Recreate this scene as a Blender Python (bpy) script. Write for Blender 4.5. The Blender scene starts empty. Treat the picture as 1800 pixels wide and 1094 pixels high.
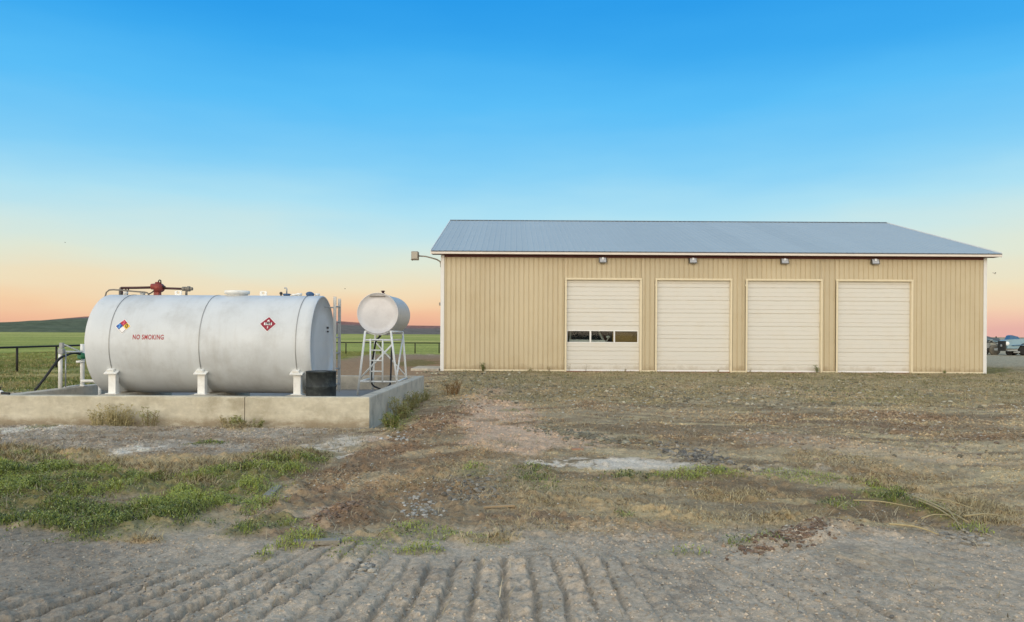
import bpy, math, random
import numpy as np
from mathutils import Vector, Matrix

random.seed(7)
rng = np.random.default_rng(11)
S = bpy.context.scene
COL = S.collection
PI = math.pi

# ------------------------------------------------------------------ camera maths
F = 1300.0                     # focal length in pixels of an 1800 px wide picture
HC = 1.5                       # eye height
ROLL = math.radians(0.32)
CR, SR = math.cos(ROLL), math.sin(ROLL)

def uv(px, py):
    u, v = px - 900.0, py - 588.0
    return u*CR + v*SR, -u*SR + v*CR

def P(px, py, d):
    """point seen at a pixel of the photograph, at distance d"""
    u, v = uv(px, py)
    return Vector((u/F*d, d, HC - v/F*d))

def G(px, py):
    """point of the ground seen at a pixel"""
    u, v = uv(px, py)
    d = HC*F/v
    return Vector((u/F*d, d, 0.0))

def to_px(x, y, z=0.0):
    u = x/y*F
    v = (HC - z)/y*F
    return u*CR - v*SR + 900.0, u*SR + v*CR + 588.0

def lin(c):
    return tuple(((v/255.0)/12.92 if v/255.0 <= 0.04045 else ((v/255.0+0.055)/1.055)**2.4) for v in c)

# ------------------------------------------------------------------ noise (numpy)
def vnoise(x, y, seed=0):
    x = np.asarray(x, dtype=np.float64); y = np.asarray(y, dtype=np.float64)
    xi = np.floor(x).astype(np.int64); yi = np.floor(y).astype(np.int64)
    fx = x - xi; fy = y - yi
    fx = fx*fx*(3-2*fx); fy = fy*fy*(3-2*fy)
    def h(a, b):
        n = (a*374761393 + b*668265263 + seed*1274126177) & 0xffffffff
        n = ((n ^ (n >> 13))*1274126177) & 0xffffffff
        n = (n ^ (n >> 16)) & 0xffffffff
        return n/4294967296.0
    a = h(xi, yi); b = h(xi+1, yi); c = h(xi, yi+1); d = h(xi+1, yi+1)
    return a + (b-a)*fx + (c-a)*fy + (a-b-c+d)*fx*fy

def fbm(x, y, oct=4, seed=0, gain=0.5):
    t = 0.0; amp = 1.0; tot = 0.0
    for i in range(oct):
        t = t + vnoise(x*2**i + 17.3*i, y*2**i - 9.1*i, seed+i)*amp
        tot += amp; amp *= gain
    return t/tot

def sstep(a, b, x):
    t = np.clip((x-a)/(b-a), 0, 1)
    return t*t*(3-2*t)

# ------------------------------------------------------------------ materials
def new_mat(name):
    m = bpy.data.materials.new(name); m.use_nodes = True
    nt = m.node_tree
    return m, nt, nt.nodes['Principled BSDF']

def pm(name, col, rough=0.6, metal=0.0, var=0.12, scale=3.0, bump=0.0, bscale=60.0, dirt=None, dirt_amt=0.0, dirt_scale=1.5, spec=0.5, streak=None, splash=None):
    """procedural paint / metal / concrete: base colour broken by noise, optional dirt blotches and vertical streaks"""
    m, nt, b = new_mat(name)
    N, L = nt.nodes, nt.links
    c = lin(col)
    tc = N.new('ShaderNodeTexCoord')
    n1 = N.new('ShaderNodeTexNoise'); n1.inputs['Scale'].default_value = scale; n1.inputs['Detail'].default_value = 6
    n1.inputs['Roughness'].default_value = 0.65
    L.new(tc.outputs['Object'], n1.inputs['Vector'])
    rp = N.new('ShaderNodeValToRGB')
    rp.color_ramp.elements[0].position = 0.25; rp.color_ramp.elements[1].position = 0.75
    rp.color_ramp.elements[0].color = (*[max(0, v*(1-var)) for v in c], 1)
    rp.color_ramp.elements[1].color = (*[min(1, v*(1+var)) for v in c], 1)
    L.new(n1.outputs['Fac'], rp.inputs['Fac'])
    out = rp.outputs['Color']
    def blotch(out, colr, amt, sc, lo, hi, stretch=None):
        n = N.new('ShaderNodeTexNoise'); n.inputs['Scale'].default_value = sc; n.inputs['Detail'].default_value = 8
        n.inputs['Roughness'].default_value = 0.7
        if stretch:
            mp = N.new('ShaderNodeMapping'); mp.inputs['Scale'].default_value = stretch
            L.new(tc.outputs['Object'], mp.inputs['Vector']); L.new(mp.outputs['Vector'], n.inputs['Vector'])
        else:
            L.new(tc.outputs['Object'], n.inputs['Vector'])
        mr = N.new('ShaderNodeMapRange'); mr.inputs['From Min'].default_value = lo; mr.inputs['From Max'].default_value = hi
        mr.inputs['To Max'].default_value = amt
        L.new(n.outputs['Fac'], mr.inputs['Value'])
        mx = N.new('ShaderNodeMix'); mx.data_type = 'RGBA'
        L.new(mr.outputs['Result'], mx.inputs['Factor']); L.new(out, mx.inputs['A'])
        mx.inputs['B'].default_value = (*lin(colr), 1)
        return mx.outputs['Result']
    if dirt: out = blotch(out, dirt, dirt_amt, dirt_scale, 0.48, 0.72)
    if splash:
        sp = N.new('ShaderNodeSeparateXYZ'); L.new(tc.outputs['Object'], sp.inputs['Vector'])
        sn = N.new('ShaderNodeTexNoise'); sn.inputs['Scale'].default_value = 3.0; sn.inputs['Detail'].default_value = 9; sn.inputs['Roughness'].default_value = .75
        L.new(tc.outputs['Object'], sn.inputs['Vector'])
        s1 = N.new('ShaderNodeMapRange'); s1.inputs['From Min'].default_value = 0; s1.inputs['From Max'].default_value = splash[1]; s1.inputs['To Min'].default_value = .62; s1.inputs['To Max'].default_value = -.25; s1.clamp = False
        L.new(sp.outputs['Z'], s1.inputs['Value'])
        s2 = N.new('ShaderNodeMath'); s2.operation = 'ADD'; L.new(s1.outputs['Result'], s2.inputs[0]); L.new(sn.outputs['Fac'], s2.inputs[1])
        s3 = N.new('ShaderNodeMapRange'); s3.inputs['From Min'].default_value = .72; s3.inputs['From Max'].default_value = 1.1; s3.inputs['To Max'].default_value = splash[2]
        L.new(s2.outputs['Value'], s3.inputs['Value'])
        sx = N.new('ShaderNodeMix'); sx.data_type = 'RGBA'; L.new(s3.outputs['Result'], sx.inputs['Factor']); L.new(out, sx.inputs['A']); sx.inputs['B'].default_value = (*lin(splash[0]), 1)
        out = sx.outputs['Result']
    if streak: out = blotch(out, streak[0], streak[1], streak[2], 0.5, 0.75, streak[3])
    L.new(out, b.inputs['Base Color'])
    b.inputs['Roughness'].default_value = rough
    b.inputs['Metallic'].default_value = metal
    b.inputs['Specular IOR Level'].default_value = spec
    if bump:
        n2 = N.new('ShaderNodeTexNoise'); n2.inputs['Scale'].default_value = bscale; n2.inputs['Detail'].default_value = 5
        L.new(tc.outputs['Object'], n2.inputs['Vector'])
        bp = N.new('ShaderNodeBump'); bp.inputs['Strength'].default_value = bump; bp.inputs['Distance'].default_value = 0.01
        L.new(n2.outputs['Fac'], bp.inputs['Height']); L.new(bp.outputs['Normal'], b.inputs['Normal'])
    return m

def attr_mat(name, rough=0.9, nscale=0, amt=0.0, spec=0.2, bump=0.0, bscale=80):
    m, nt, b = new_mat(name)
    N, L = nt.nodes, nt.links
    a = N.new('ShaderNodeAttribute'); a.attribute_name = 'Col'
    out = a.outputs['Color']
    tc = N.new('ShaderNodeTexCoord')
    if nscale:
        n = N.new('ShaderNodeTexNoise'); n.inputs['Scale'].default_value = nscale; n.inputs['Detail'].default_value = 7; n.inputs['Roughness'].default_value = 0.75
        L.new(tc.outputs['Object'], n.inputs['Vector'])
        mr = N.new('ShaderNodeMapRange'); mr.inputs['From Min'].default_value = 0.3; mr.inputs['From Max'].default_value = 0.7
        mr.inputs['To Min'].default_value = 1-amt; mr.inputs['To Max'].default_value = 1+amt
        L.new(n.outputs['Fac'], mr.inputs['Value'])
        vm = N.new('ShaderNodeVectorMath'); vm.operation = 'SCALE'
        L.new(out, vm.inputs[0]); L.new(mr.outputs['Result'], vm.inputs['Scale'])
        out = vm.outputs['Vector']
    L.new(out, b.inputs['Base Color'])
    b.inputs['Roughness'].default_value = rough
    b.inputs['Specular IOR Level'].default_value = spec
    if bump:
        n2 = N.new('ShaderNodeTexNoise'); n2.inputs['Scale'].default_value = bscale; n2.inputs['Detail'].default_value = 6
        n2.inputs['Roughness'].default_value = 0.7
        L.new(tc.outputs['Object'], n2.inputs['Vector'])
        bp = N.new('ShaderNodeBump'); bp.inputs['Strength'].default_value = bump; bp.inputs['Distance'].default_value = 0.012
        L.new(n2.outputs['Fac'], bp.inputs['Height']); L.new(bp.outputs['Normal'], b.inputs['Normal'])
    return m

def glass_mat(name, tint=(235, 240, 240), refl=1.3, rough=0.03):
    m, nt, b = new_mat(name)
    N, L = nt.nodes, nt.links
    N.remove(b)
    tr = N.new('ShaderNodeBsdfTransparent'); tr.inputs['Color'].default_value = (*lin(tint), 1)
    gl = N.new('ShaderNodeBsdfGlossy'); gl.inputs['Roughness'].default_value = rough
    fr = N.new('ShaderNodeFresnel'); fr.inputs['IOR'].default_value = refl
    mx = N.new('ShaderNodeMixShader')
    L.new(fr.outputs['Fac'], mx.inputs['Fac']); L.new(tr.outputs['BSDF'], mx.inputs[1]); L.new(gl.outputs['BSDF'], mx.inputs[2])
    L.new(mx.outputs['Shader'], N['Material Output'].inputs['Surface'])
    return m

M = {}
M['tank_white'] = pm('weathered_white_tank_paint', (206, 209, 209), 0.46, 0.0, 0.05, 2.0, 0.06, 25, dirt=(160, 158, 152), dirt_amt=0.45, dirt_scale=1.4, streak=((152, 142, 126), 0.22, 1.2, (4.0, 0.8, 0.6)))
M['tank_cap'] = pm('sky_tinted_tank_end', (196, 200, 202), 0.45, 0.1, 0.05, 2.0, 0.05, 25, dirt=(160, 162, 162), dirt_amt=0.3)  # shell white turned darker and bluer: sky reflection put into the colour
M['small_tank'] = pm('small_tank_paint', (196, 194, 190), 0.42, 0.1, 0.08, 3.0, 0.06, 20, dirt=(146, 142, 136), dirt_amt=0.5, dirt_scale=2.5)
M['white_steel'] = pm('white_painted_steel', (236, 235, 229), 0.45, 0, 0.06, 8, dirt=(160, 145, 125), dirt_amt=0.35, dirt_scale=6)
M['galv'] = pm('galvanised_steel', (168, 172, 174), 0.42, 0.6, 0.12, 14)
M['strap'] = pm('grey_strap_steel', (150, 150, 148), 0.5, 0.5, 0.1, 10)
M['rust_red'] = pm('red_oxide_pump_paint', (140, 58, 46), 0.5, 0.1, 0.25, 18, dirt=(70, 35, 30), dirt_amt=0.6, dirt_scale=14)
M['dark_pipe'] = pm('dark_brown_pipe', (72, 44, 42), 0.5, 0.3, 0.2, 14)
M['grey_pipe'] = pm('dull_grey_pipe', (125, 118, 108), 0.5, 0.4, 0.15, 14)
M['black_iron'] = pm('black_iron_fitting', (48, 46, 46), 0.5, 0.3, 0.2, 20)
M['blue_fit'] = pm('blue_painted_fitting', (62, 92, 128), 0.5, 0, 0.15, 20)
M['black_rubber'] = pm('black_rubber_hose', (26, 26, 27), 0.6, 0, 0.2, 20)
M['drum'] = pm('dark_drum_paint', (30, 36, 37), 0.7, 0.0, 0.3, 9, 0.1, 30, dirt=(78, 84, 80), dirt_amt=0.6, dirt_scale=9)
M['green_valve'] = pm('green_nozzle_paint', (30, 110, 72), 0.45, 0, 0.15, 20)
M['concrete'] = pm('cast_concrete', (196, 188, 166), 0.9, 0, 0.16, 7.0, 0.6, 90, dirt=(150, 138, 112), dirt_amt=0.7, dirt_scale=1.8,
                   streak=((226, 219, 198), 0.75, 2.6, (1.0, 1.0, 2.5)), splash=((138, 120, 94), 0.24, 0.75))
M['concrete_floor'] = pm('stained_concrete_floor', (128, 126, 122), 0.9, 0, 0.15, 2.0, 0.3, 60, dirt=(70, 66, 62), dirt_amt=0.75, dirt_scale=0.8)
M['concrete_grey'] = pm('grey_concrete', (194, 184, 166), 0.9, 0, 0.16, 4.0, 0.5, 70, dirt=(132, 126, 114), dirt_amt=0.8, dirt_scale=2.4)
M['siding'] = pm('tan_siding_paint', (196, 181, 149), 0.42, 0, 0.03, 0.7, 0.03, 8, dirt=(184, 164, 126), dirt_amt=0.5, dirt_scale=0.6, streak=((170, 150, 116), 0.35, 1.0, (6.0, 1.0, 0.25)), splash=((150, 128, 96), 0.55, 0.7))
def sheet_tone(m, width, amt):
    """each cladding sheet a slightly different shade, as sheets fade differently"""
    nt = m.node_tree; N, L = nt.nodes, nt.links; b = N['Principled BSDF']; src = b.inputs['Base Color'].links[0].from_socket
    tc = N.new('ShaderNodeTexCoord'); sp = N.new('ShaderNodeSeparateXYZ'); L.new(tc.outputs['Object'], sp.inputs['Vector'])
    dv = N.new('ShaderNodeMath'); dv.operation = 'DIVIDE'; dv.inputs[1].default_value = width; L.new(sp.outputs['X'], dv.inputs[0])
    fl_ = N.new('ShaderNodeMath'); fl_.operation = 'FLOOR'; L.new(dv.outputs['Value'], fl_.inputs[0])
    wn = N.new('ShaderNodeTexWhiteNoise'); wn.noise_dimensions = '1D'; L.new(fl_.outputs['Value'], wn.inputs['W'])
    mr = N.new('ShaderNodeMapRange'); mr.inputs['To Min'].default_value = 1-amt; mr.inputs['To Max'].default_value = 1+amt; L.new(wn.outputs['Value'], mr.inputs['Value'])
    vm = N.new('ShaderNodeVectorMath'); vm.operation = 'SCALE'; L.new(src, vm.inputs[0]); L.new(mr.outputs['Result'], vm.inputs['Scale'])
    L.new(vm.outputs['Vector'], b.inputs['Base Color'])
sheet_tone(M['siding'], 0.1905*5, .045)
M['side_wall'] = pm('tan_end_siding', (200, 178, 132), 0.5, 0, 0.04, 0.7)
M['trim_white'] = pm('white_trim_metal', (225, 223, 218), 0.45, 0, 0.04, 4)
M['trim_cream'] = pm('cream_door_trim', (222, 208, 176), 0.45, 0, 0.04, 4)
M['fascia'] = pm('off_white_fascia', (222, 212, 200), 0.5, 0, 0.05, 2)
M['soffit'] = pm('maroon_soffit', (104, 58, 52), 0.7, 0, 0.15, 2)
M['door'] = pm('almond_door_paint', (216, 212, 202), 0.45, 0, 0.03, 1.2, dirt=(205, 196, 178), dirt_amt=0.4, dirt_scale=1.2, splash=((160, 146, 120), 0.5, 0.6))
M['win_white'] = pm('white_window_frame', (235, 233, 228), 0.4, 0, 0.03, 6)
M['base_rust'] = pm('red_brown_skirt_board', (128, 78, 52), 0.85, 0, 0.3, 3, dirt=(96, 80, 62), dirt_amt=0.8, dirt_scale=1.3)
M['roof'] = pm('galvalume_roof', (180, 186, 182), 0.44, 0.18, 0.03, 1.0)
sheet_tone(M['roof'], 0.2286*4, .03)
M['roof_edge'] = pm('dark_roof_edge', (80, 84, 92), 0.5, 0.4, 0.1, 4)
M['plywood'] = pm('old_plywood', (176, 140, 80), 0.8, 0, 0.18, 5, dirt=(130, 98, 52), dirt_amt=0.5, dirt_scale=4)
M['brown_wall'] = pm('brown_interior_board', (120, 82, 70), 0.8, 0, 0.2, 4)
M['slab'] = pm('shop_floor_slab', (140, 136, 130), 0.9, 0, 0.15, 2)
M['truck_white'] = pm('white_truck_paint', (225, 222, 212), 0.35, 0, 0.04, 3)
M['lamp_box'] = pm('bronze_lamp_housing', (116, 114, 110), 0.5, 0.4, 0.1, 10)
M['lamp_grey'] = pm('weathered_lamp_housing', (150, 142, 130), 0.6, 0.2, 0.12, 10)
M['lamp_lens'] = pm('frosted_lamp_lens', (205, 212, 222), 0.25, 0.1, 0.1, 30)
M['reflector'] = pm('bright_reflector', (220, 226, 232), 0.3, 0.4, 0.04, 20)
M['fence'] = pm('dark_fence_pipe', (44, 40, 36), 0.7, 0.2, 0.2, 6)
M['fence_far'] = pm('green_brown_fence_pipe', (58, 58, 34), 0.7, 0.2, 0.2, 6)
M['glass'] = glass_mat('clear_window_glass', refl=1.32)
M['dark_glass'] = pm('dark_windshield_glass', (26, 32, 36), 0.08, 0, 0.3, 12)
M['pale_blue'] = pm('faded_pale_blue_paint', (142, 170, 180), 0.5, 0, 0.15, 2, dirt=(110, 120, 118), dirt_amt=0.6, dirt_scale=2)
M['mid_blue'] = pm('faded_blue_paint', (62, 104, 140), 0.5, 0, 0.15, 3)
M['grey_paint'] = pm('weathered_grey_paint', (158, 160, 156), 0.6, 0, 0.15, 2, dirt=(110, 108, 100), dirt_amt=0.6, dirt_scale=2)
M['slate'] = pm('slate_deck_paint', (92, 104, 112), 0.6, 0, 0.2, 2)
M['tyre'] = pm('dusty_tyre_rubber', (42, 40, 38), 0.9, 0, 0.25, 8)
M['rim_tan'] = pm('dusty_tan_rim', (184, 160, 128), 0.7, 0, 0.15, 5)
M['tan_tyre'] = pm('dust_covered_tyre', (120, 112, 98), 0.9, 0, 0.2, 6)
M['chassis'] = pm('dark_chassis', (60, 58, 52), 0.8, 0.2, 0.25, 5)
M['headlamp'] = pm('white_headlamp', (240, 240, 236), 0.15, 0, 0.02, 5)
M['wood_grey'] = pm('weathered_plank', (140, 134, 122), 0.85, 0, 0.15, 8, streak=((120, 112, 98), 0.6, 4, (1, 12, 12)))
M['wood_tan'] = pm('split_wood', (164, 142, 110), 0.85, 0, 0.15, 8, streak=((130, 108, 78), 0.6, 4, (1, 12, 12)))
M['stalk'] = pm('dry_stalk', (172, 156, 116), 0.85, 0, 0.25, 25, dirt=(128, 112, 82), dirt_amt=0.5, dirt_scale=14)
M['bird'] = pm('dark_bird_feathers', (44, 40, 38), 0.8, 0, 0.2, 20)
M['bird_pale'] = pm('pale_bird_belly', (214, 208, 198), 0.8, 0, 0.1, 20)
M['brick'] = pm('broken_clay_piece', (160, 124, 100), 0.85, 0, 0.2, 12)
M['dec_white'] = pm('decal_white', (236, 232, 228), 0.4, 0, 0.03, 30)
M['dec_red'] = pm('decal_red', (176, 30, 52), 0.4, 0, 0.08, 30)
M['dec_crimson'] = pm('placard_red', (140, 14, 38), 0.4, 0, 0.10, 30)
M['dec_blue'] = pm('decal_blue', (20, 82, 160), 0.4, 0, 0.08, 30)
M['dec_yellow'] = pm('decal_yellow', (236, 192, 52), 0.4, 0, 0.06, 30)
M['dec_black'] = pm('decal_black', (26, 22, 22), 0.4, 0, 0.05, 30)
M['dec_pink'] = pm('decal_faded_red', (214, 92, 116), 0.4, 0, 0.05, 30)
M['dec_ltblue'] = pm('decal_faded_blue', (92, 156, 214), 0.4, 0, 0.05, 30)
M['dec_letter'] = pm('letter_red', (160, 20, 34), 0.4, 0, 0.06, 30)
M['grass'] = attr_mat('grass_blades', 0.75, 0, 0, 0.25)
M['stone'] = attr_mat('stones', 0.9, 40, 0.15, 0.25)
M['ground'] = attr_mat('yard_ground', 0.95, 38, 0.34, 0.12, 0.9, 45)
M['hill'] = attr_mat('hill_cover', 0.95, 0.03, 0.45, 0.05)

# ------------------------------------------------------------------ objects
ORG = {}
def tag(o, label=None, cat=None, group=None, kind=None):
    if label: o['label'] = label
    if cat: o['category'] = cat
    if group: o['group'] = group
    if kind: o['kind'] = kind
    return o

def thing(name, loc, label, cat, group=None):
    o = bpy.data.objects.new(name, None); COL.objects.link(o)
    o.location = loc; o.empty_display_size = 0.2
    ORG[o.name] = Vector(loc)
    return tag(o, label, cat, group)

class MB:
    """collects faces in world space; build() links them as one mesh object under its parent"""
    def __init__(s): s.v = []; s.f = []; s.m = []; s.sm = []; s.mi = 0; s.smooth = False
    def add(s, vs, fs, smooth=None):
        b = len(s.v); s.v += [Vector(v) for v in vs]
        for f in fs:
            s.f.append([i+b for i in f]); s.m.append(s.mi); s.sm.append(s.smooth if smooth is None else smooth)
        return s
    def box(s, x0, x1, y0, y1, z0, z1, mt=None):
        vs = [Vector((x, y, z)) for z in (z0, z1) for y in (y0, y1) for x in (x0, x1)]
        if mt: vs = [mt @ v for v in vs]
        return s.add(vs, [(0, 2, 3, 1), (4, 5, 7, 6), (0, 1, 5, 4), (2, 6, 7, 3), (0, 4, 6, 2), (1, 3, 7, 5)])
    def bbox(s, x0, x1, y0, y1, z0, z1, b=0.01, mt=None):
        """box with chamfered edges"""
        def oct_(z, k):
            bx = b
            return [(x0+k+bx, y0+k, z), (x1-k-bx, y0+k, z), (x1-k, y0+k+bx, z), (x1-k, y1-k-bx, z), (x1-k-bx, y1-k, z), (x0+k+bx, y1-k, z), (x0+k, y1-k-bx, z), (x0+k, y0+k+bx, z)]
        rows = [oct_(z0, b), oct_(z0+b, 0), oct_(z1-b, 0), oct_(z1, b)]
        vs = [Vector(p) for r in rows for p in r]
        if mt: vs = [mt @ v for v in vs]
        fs = [tuple(reversed(range(8))), tuple(range(24, 32))]
        for r in range(3):
            for i in range(8):
                j = (i+1) % 8
                fs.append((r*8+i, r*8+j, r*8+8+j, r*8+8+i))
        return s.add(vs, fs)
    def bar(s, a, b, w, h=None, up=(0, 0, 1)):
        """square bar from a to b"""
        a, b = Vector(a), Vector(b); h = h or w
        z = (b-a).normalized(); up = Vector(up)
        if abs(z.dot(up)) > 0.97: up = Vector((0, 1, 0))
        x = z.cross(up).normalized(); y = x.cross(z)
        vs = []
        for p in (a, b):
            for sx, sy in ((-1, -1), (1, -1), (1, 1), (-1, 1)): vs.append(p + x*sx*w/2 + y*sy*h/2)
        return s.add(vs, [(3, 2, 1, 0), (4, 5, 6, 7), (0, 1, 5, 4), (1, 2, 6, 5), (2, 3, 7, 6), (3, 0, 4, 7)], False)
    def tube(s, pts, r, n=10, caps=True):
        pts = [Vector(p) for p in pts]; k = len(pts)
        rs = r if isinstance(r, (list, tuple)) else [r]*k
        t0 = (pts[1]-pts[0]).normalized()
        up = Vector((0, 0, 1)) if abs(t0.z) < 0.9 else Vector((0, 1, 0))
        x = t0.cross(up).normalized()
        vs = []
        for i in range(k):
            t = (pts[min(i+1, k-1)] - pts[max(i-1, 0)]).normalized()
            x = (x - t*x.dot(t)).normalized(); y = t.cross(x)
            for j in range(n):
                a = 2*PI*j/n
                vs.append(pts[i] + (x*math.cos(a) + y*math.sin(a))*rs[i])
        fs = []
        for i in range(k-1):
            for j in range(n):
                j2 = (j+1) % n
                fs.append((i*n+j, i*n+j2, i*n+n+j2, i*n+n+j))
        s.add(vs, fs, True)
        if caps:
            b = len(s.v)-k*n
            s.f.append([b+j for j in reversed(range(n))]); s.m.append(s.mi); s.sm.append(False)
            s.f.append([b+(k-1)*n+j for j in range(n)]); s.m.append(s.mi); s.sm.append(False)
        return s
    def lathe(s, o, axis, prof, n=32, smooth=True):
        """prof = [(t along axis, radius)]"""
        o, ax = Vector(o), Vector(axis).normalized()
        up = Vector((0, 0, 1)) if abs(ax.z) < 0.9 else Vector((0, 1, 0))
        x = ax.cross(up).normalized(); y = ax.cross(x)
        vs = []
        for t, r in prof:
            for j in range(n):
                a = 2*PI*j/n
                vs.append(o + ax*t + (x*math.cos(a) + y*math.sin(a))*max(r, 1e-4))
        fs = []
        for i in range(len(prof)-1):
            for j in range(n):
                j2 = (j+1) % n
                fs.append((i*n+j, i*n+n+j, i*n+n+j2, i*n+j2))
        fs.append(tuple(range(n))); fs.append(tuple(reversed(range((len(prof)-1)*n, len(prof)*n))))
        return s.add(vs, fs, smooth)
    def ball(s, c, rx, ry=None, rz=None, n=12, m=8):
        ry = ry or rx; rz = rz or rx; c = Vector(c); vs = [c+Vector((0, 0, rz))]
        for i in range(1, m):
            th = PI*i/m
            for j in range(n):
                a = 2*PI*j/n
                vs.append(c + Vector((rx*math.sin(th)*math.cos(a), ry*math.sin(th)*math.sin(a), rz*math.cos(th))))
        vs.append(c-Vector((0, 0, rz))); fs = []
        for j in range(n): fs.append((0, 1+j, 1+(j+1) % n))
        for i in range(m-2):
            for j in range(n):
                a = 1+i*n+j; b = 1+i*n+(j+1) % n
                fs.append((a, a+n, b+n, b))
        l = len(vs)-1
        for j in range(n): fs.append((l, 1+(m-2)*n+(j+1) % n, 1+(m-2)*n+j))
        return s.add(vs, fs, True)
    def prism(s, poly, y0, y1):
        """polygon of (x, z) pushed from y0 to y1"""
        n = len(poly)
        vs = [(x, y0, z) for x, z in poly] + [(x, y1, z) for x, z in poly]
        fs = [tuple(range(n)), tuple(reversed(range(n, 2*n)))]
        for i in range(n):
            j = (i+1) % n
            fs.append((i, i+n, j+n, j))
        return s.add(vs, fs, False)
    def build(s, name, mats, parent=None, smooth_angle=None):
        if not isinstance(mats, (list, tuple)): mats = [mats]
        org = ORG[parent.name] if parent else Vector((0, 0, 0))
        me = bpy.data.meshes.new(name)
        me.from_pydata([tuple(v-org) for v in s.v], [], s.f)
        for m_ in mats: me.materials.append(m_)
        me.polygons.foreach_set('material_index', s.m)
        me.polygons.foreach_set('use_smooth', s.sm)
        me.update()
        o = bpy.data.objects.new(name, me); COL.objects.link(o)
        if parent: o.parent = parent
        ORG[o.name] = org
        return o
    def build_thing(s, name, mats, label, cat, group=None, kind=None):
        """a thing of a single mesh, its origin at its base"""
        lo = Vector([min(v[i] for v in s.v) for i in range(3)]); hi = Vector([max(v[i] for v in s.v) for i in range(3)])
        c = Vector(((lo.x+hi.x)/2, (lo.y+hi.y)/2, lo.z))
        s.v = [v-c for v in s.v]
        o = s.build(name, mats); o.location = c; ORG[o.name] = c
        return tag(o, label, cat, group, kind)

def np_mesh(name, verts, faces_list, mat, cols=None, smooth=False):
    """fast mesh from numpy; faces_list = list of int arrays (n,3) or (n,4); cols per vertex"""
    me = bpy.data.meshes.new(name)
    nv = len(verts); me.vertices.add(nv)
    me.vertices.foreach_set('co', np.ascontiguousarray(verts, dtype=np.float32).ravel())
    loops = np.concatenate([f.ravel() for f in faces_list]).astype(np.int32)
    tot = np.concatenate([np.full(len(f), f.shape[1], dtype=np.int32) for f in faces_list])
    start = np.concatenate([[0], np.cumsum(tot)[:-1]]).astype(np.int32)
    me.loops.add(len(loops)); me.loops.foreach_set('vertex_index', loops)
    me.polygons.add(len(tot)); me.polygons.foreach_set('loop_start', start); me.polygons.foreach_set('loop_total', tot)
    me.polygons.foreach_set('use_smooth', np.full(len(tot), smooth))
    if cols is not None:
        ca = me.color_attributes.new('Col', 'FLOAT_COLOR', 'POINT')
        c4 = np.ones((nv, 4), dtype=np.float32); c4[:, :3] = cols
        ca.data.foreach_set('color', c4.ravel())
    me.update(calc_edges=True)
    me.materials.append(mat)
    o = bpy.data.objects.new(name, me); COL.objects.link(o)
    return o

# ------------------------------------------------------------------ what covers the ground where
def ell(px, py, lst, n):
    """soft union of ellipses (cx, cy, rx, ry, rot_deg, weight); edges broken by n (0..1)"""
    out = np.zeros_like(px)
    for e in lst:
        cx, cy, rx, ry = e[:4]; rot = math.radians(e[4] if len(e) > 4 else 0); w = e[5] if len(e) > 5 else 1.0
        dx, dy = px-cx, py-cy
        a = dx*math.cos(rot)+dy*math.sin(rot); b = -dx*math.sin(rot)+dy*math.cos(rot)
        r = np.sqrt((a/rx)**2+(b/ry)**2) + (n-0.5)*1.1
        out = np.maximum(out, w*sstep(1.25, 0.62, r))
    return out

E_GREEN = [(30, 842, 140, 38, 2), (60, 890, 130, 45, 0), (210, 915, 190, 32, -5), (330, 880, 190, 36, -12), (200, 850, 150, 22, 4),
           (440, 840, 120, 26, -14), (510, 818, 70, 18, -10), (455, 928, 80, 14, -12, .9), (540, 958, 60, 14, -8, .8), (640, 962, 60, 14, 0, .5), (700, 945, 60, 16, -20, .45),
           (828, 828, 30, 12, 0, .6), (1190, 836, 100, 9, 0, .45), (1235, 831, 45, 10, 0, .6), (1570, 878, 75, 18, 20, 1), (1645, 905, 60, 14, 25, .9),
           (1480, 890, 45, 10, 0, .4), (740, 975, 40, 7, 0, .6), (1320, 958, 60, 9, 0, .35), (930, 830, 40, 12, 0, .35), (700, 728, 36, 26, -30, .8), (690, 750, 26, 8),
           (1740, 655, 45, 6), (110, 744, 60, 5, -10), (735, 640, 40, 8), (460, 985, 20, 6, 0, .6), (1100, 905, 25, 7, 0, .4), (360, 780, 40, 4, -4, .6), (900, 725, 25, 3, 0, .5),
           (620, 985, 50, 12, 0, .3), (770, 948, 50, 10, 0, .4), (850, 960, 50, 10, 0, .35), (1200, 980, 60, 6, 0, .3), (1700, 930, 50, 10, 10, .4), (1440, 842, 90, 10, 5, .2), (1000, 850, 120, 12, 0, .15), (1530, 700, 160, 14, 3, .25)]
E_SAND = [(225, 878, 75, 8, -8), (60, 945, 60, 10, 0), (380, 905, 50, 8, -15)]
E_DRY = [(150, 811, 180, 15, 4), (60, 806, 90, 10, 0), (330, 816, 120, 17, -3), (500, 800, 60, 10, 0), (285, 835, 90, 10, 12), (425, 745, 40, 10), (220, 735, 55, 10), (850, 955, 70, 9, 0, .7),
         (1560, 850, 90, 14, 10, .8), (1700, 890, 110, 28, 12, .8), (1400, 905, 90, 12, -5, .7), (1270, 870, 90, 10, 0, .6), (230, 950, 60, 6, 0), (660, 945, 60, 12, 0, .6), (800, 690, 40, 18, 0, .8),
         (1030, 880, 120, 14, 0, .5), (1200, 905, 300, 18, 3, .35), (760, 830, 120, 20, -20, .3), (1500, 820, 200, 16, 8, .3), (950, 930, 200, 14, 0, .35), (1100, 860, 300, 12, 2, .3)]
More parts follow.
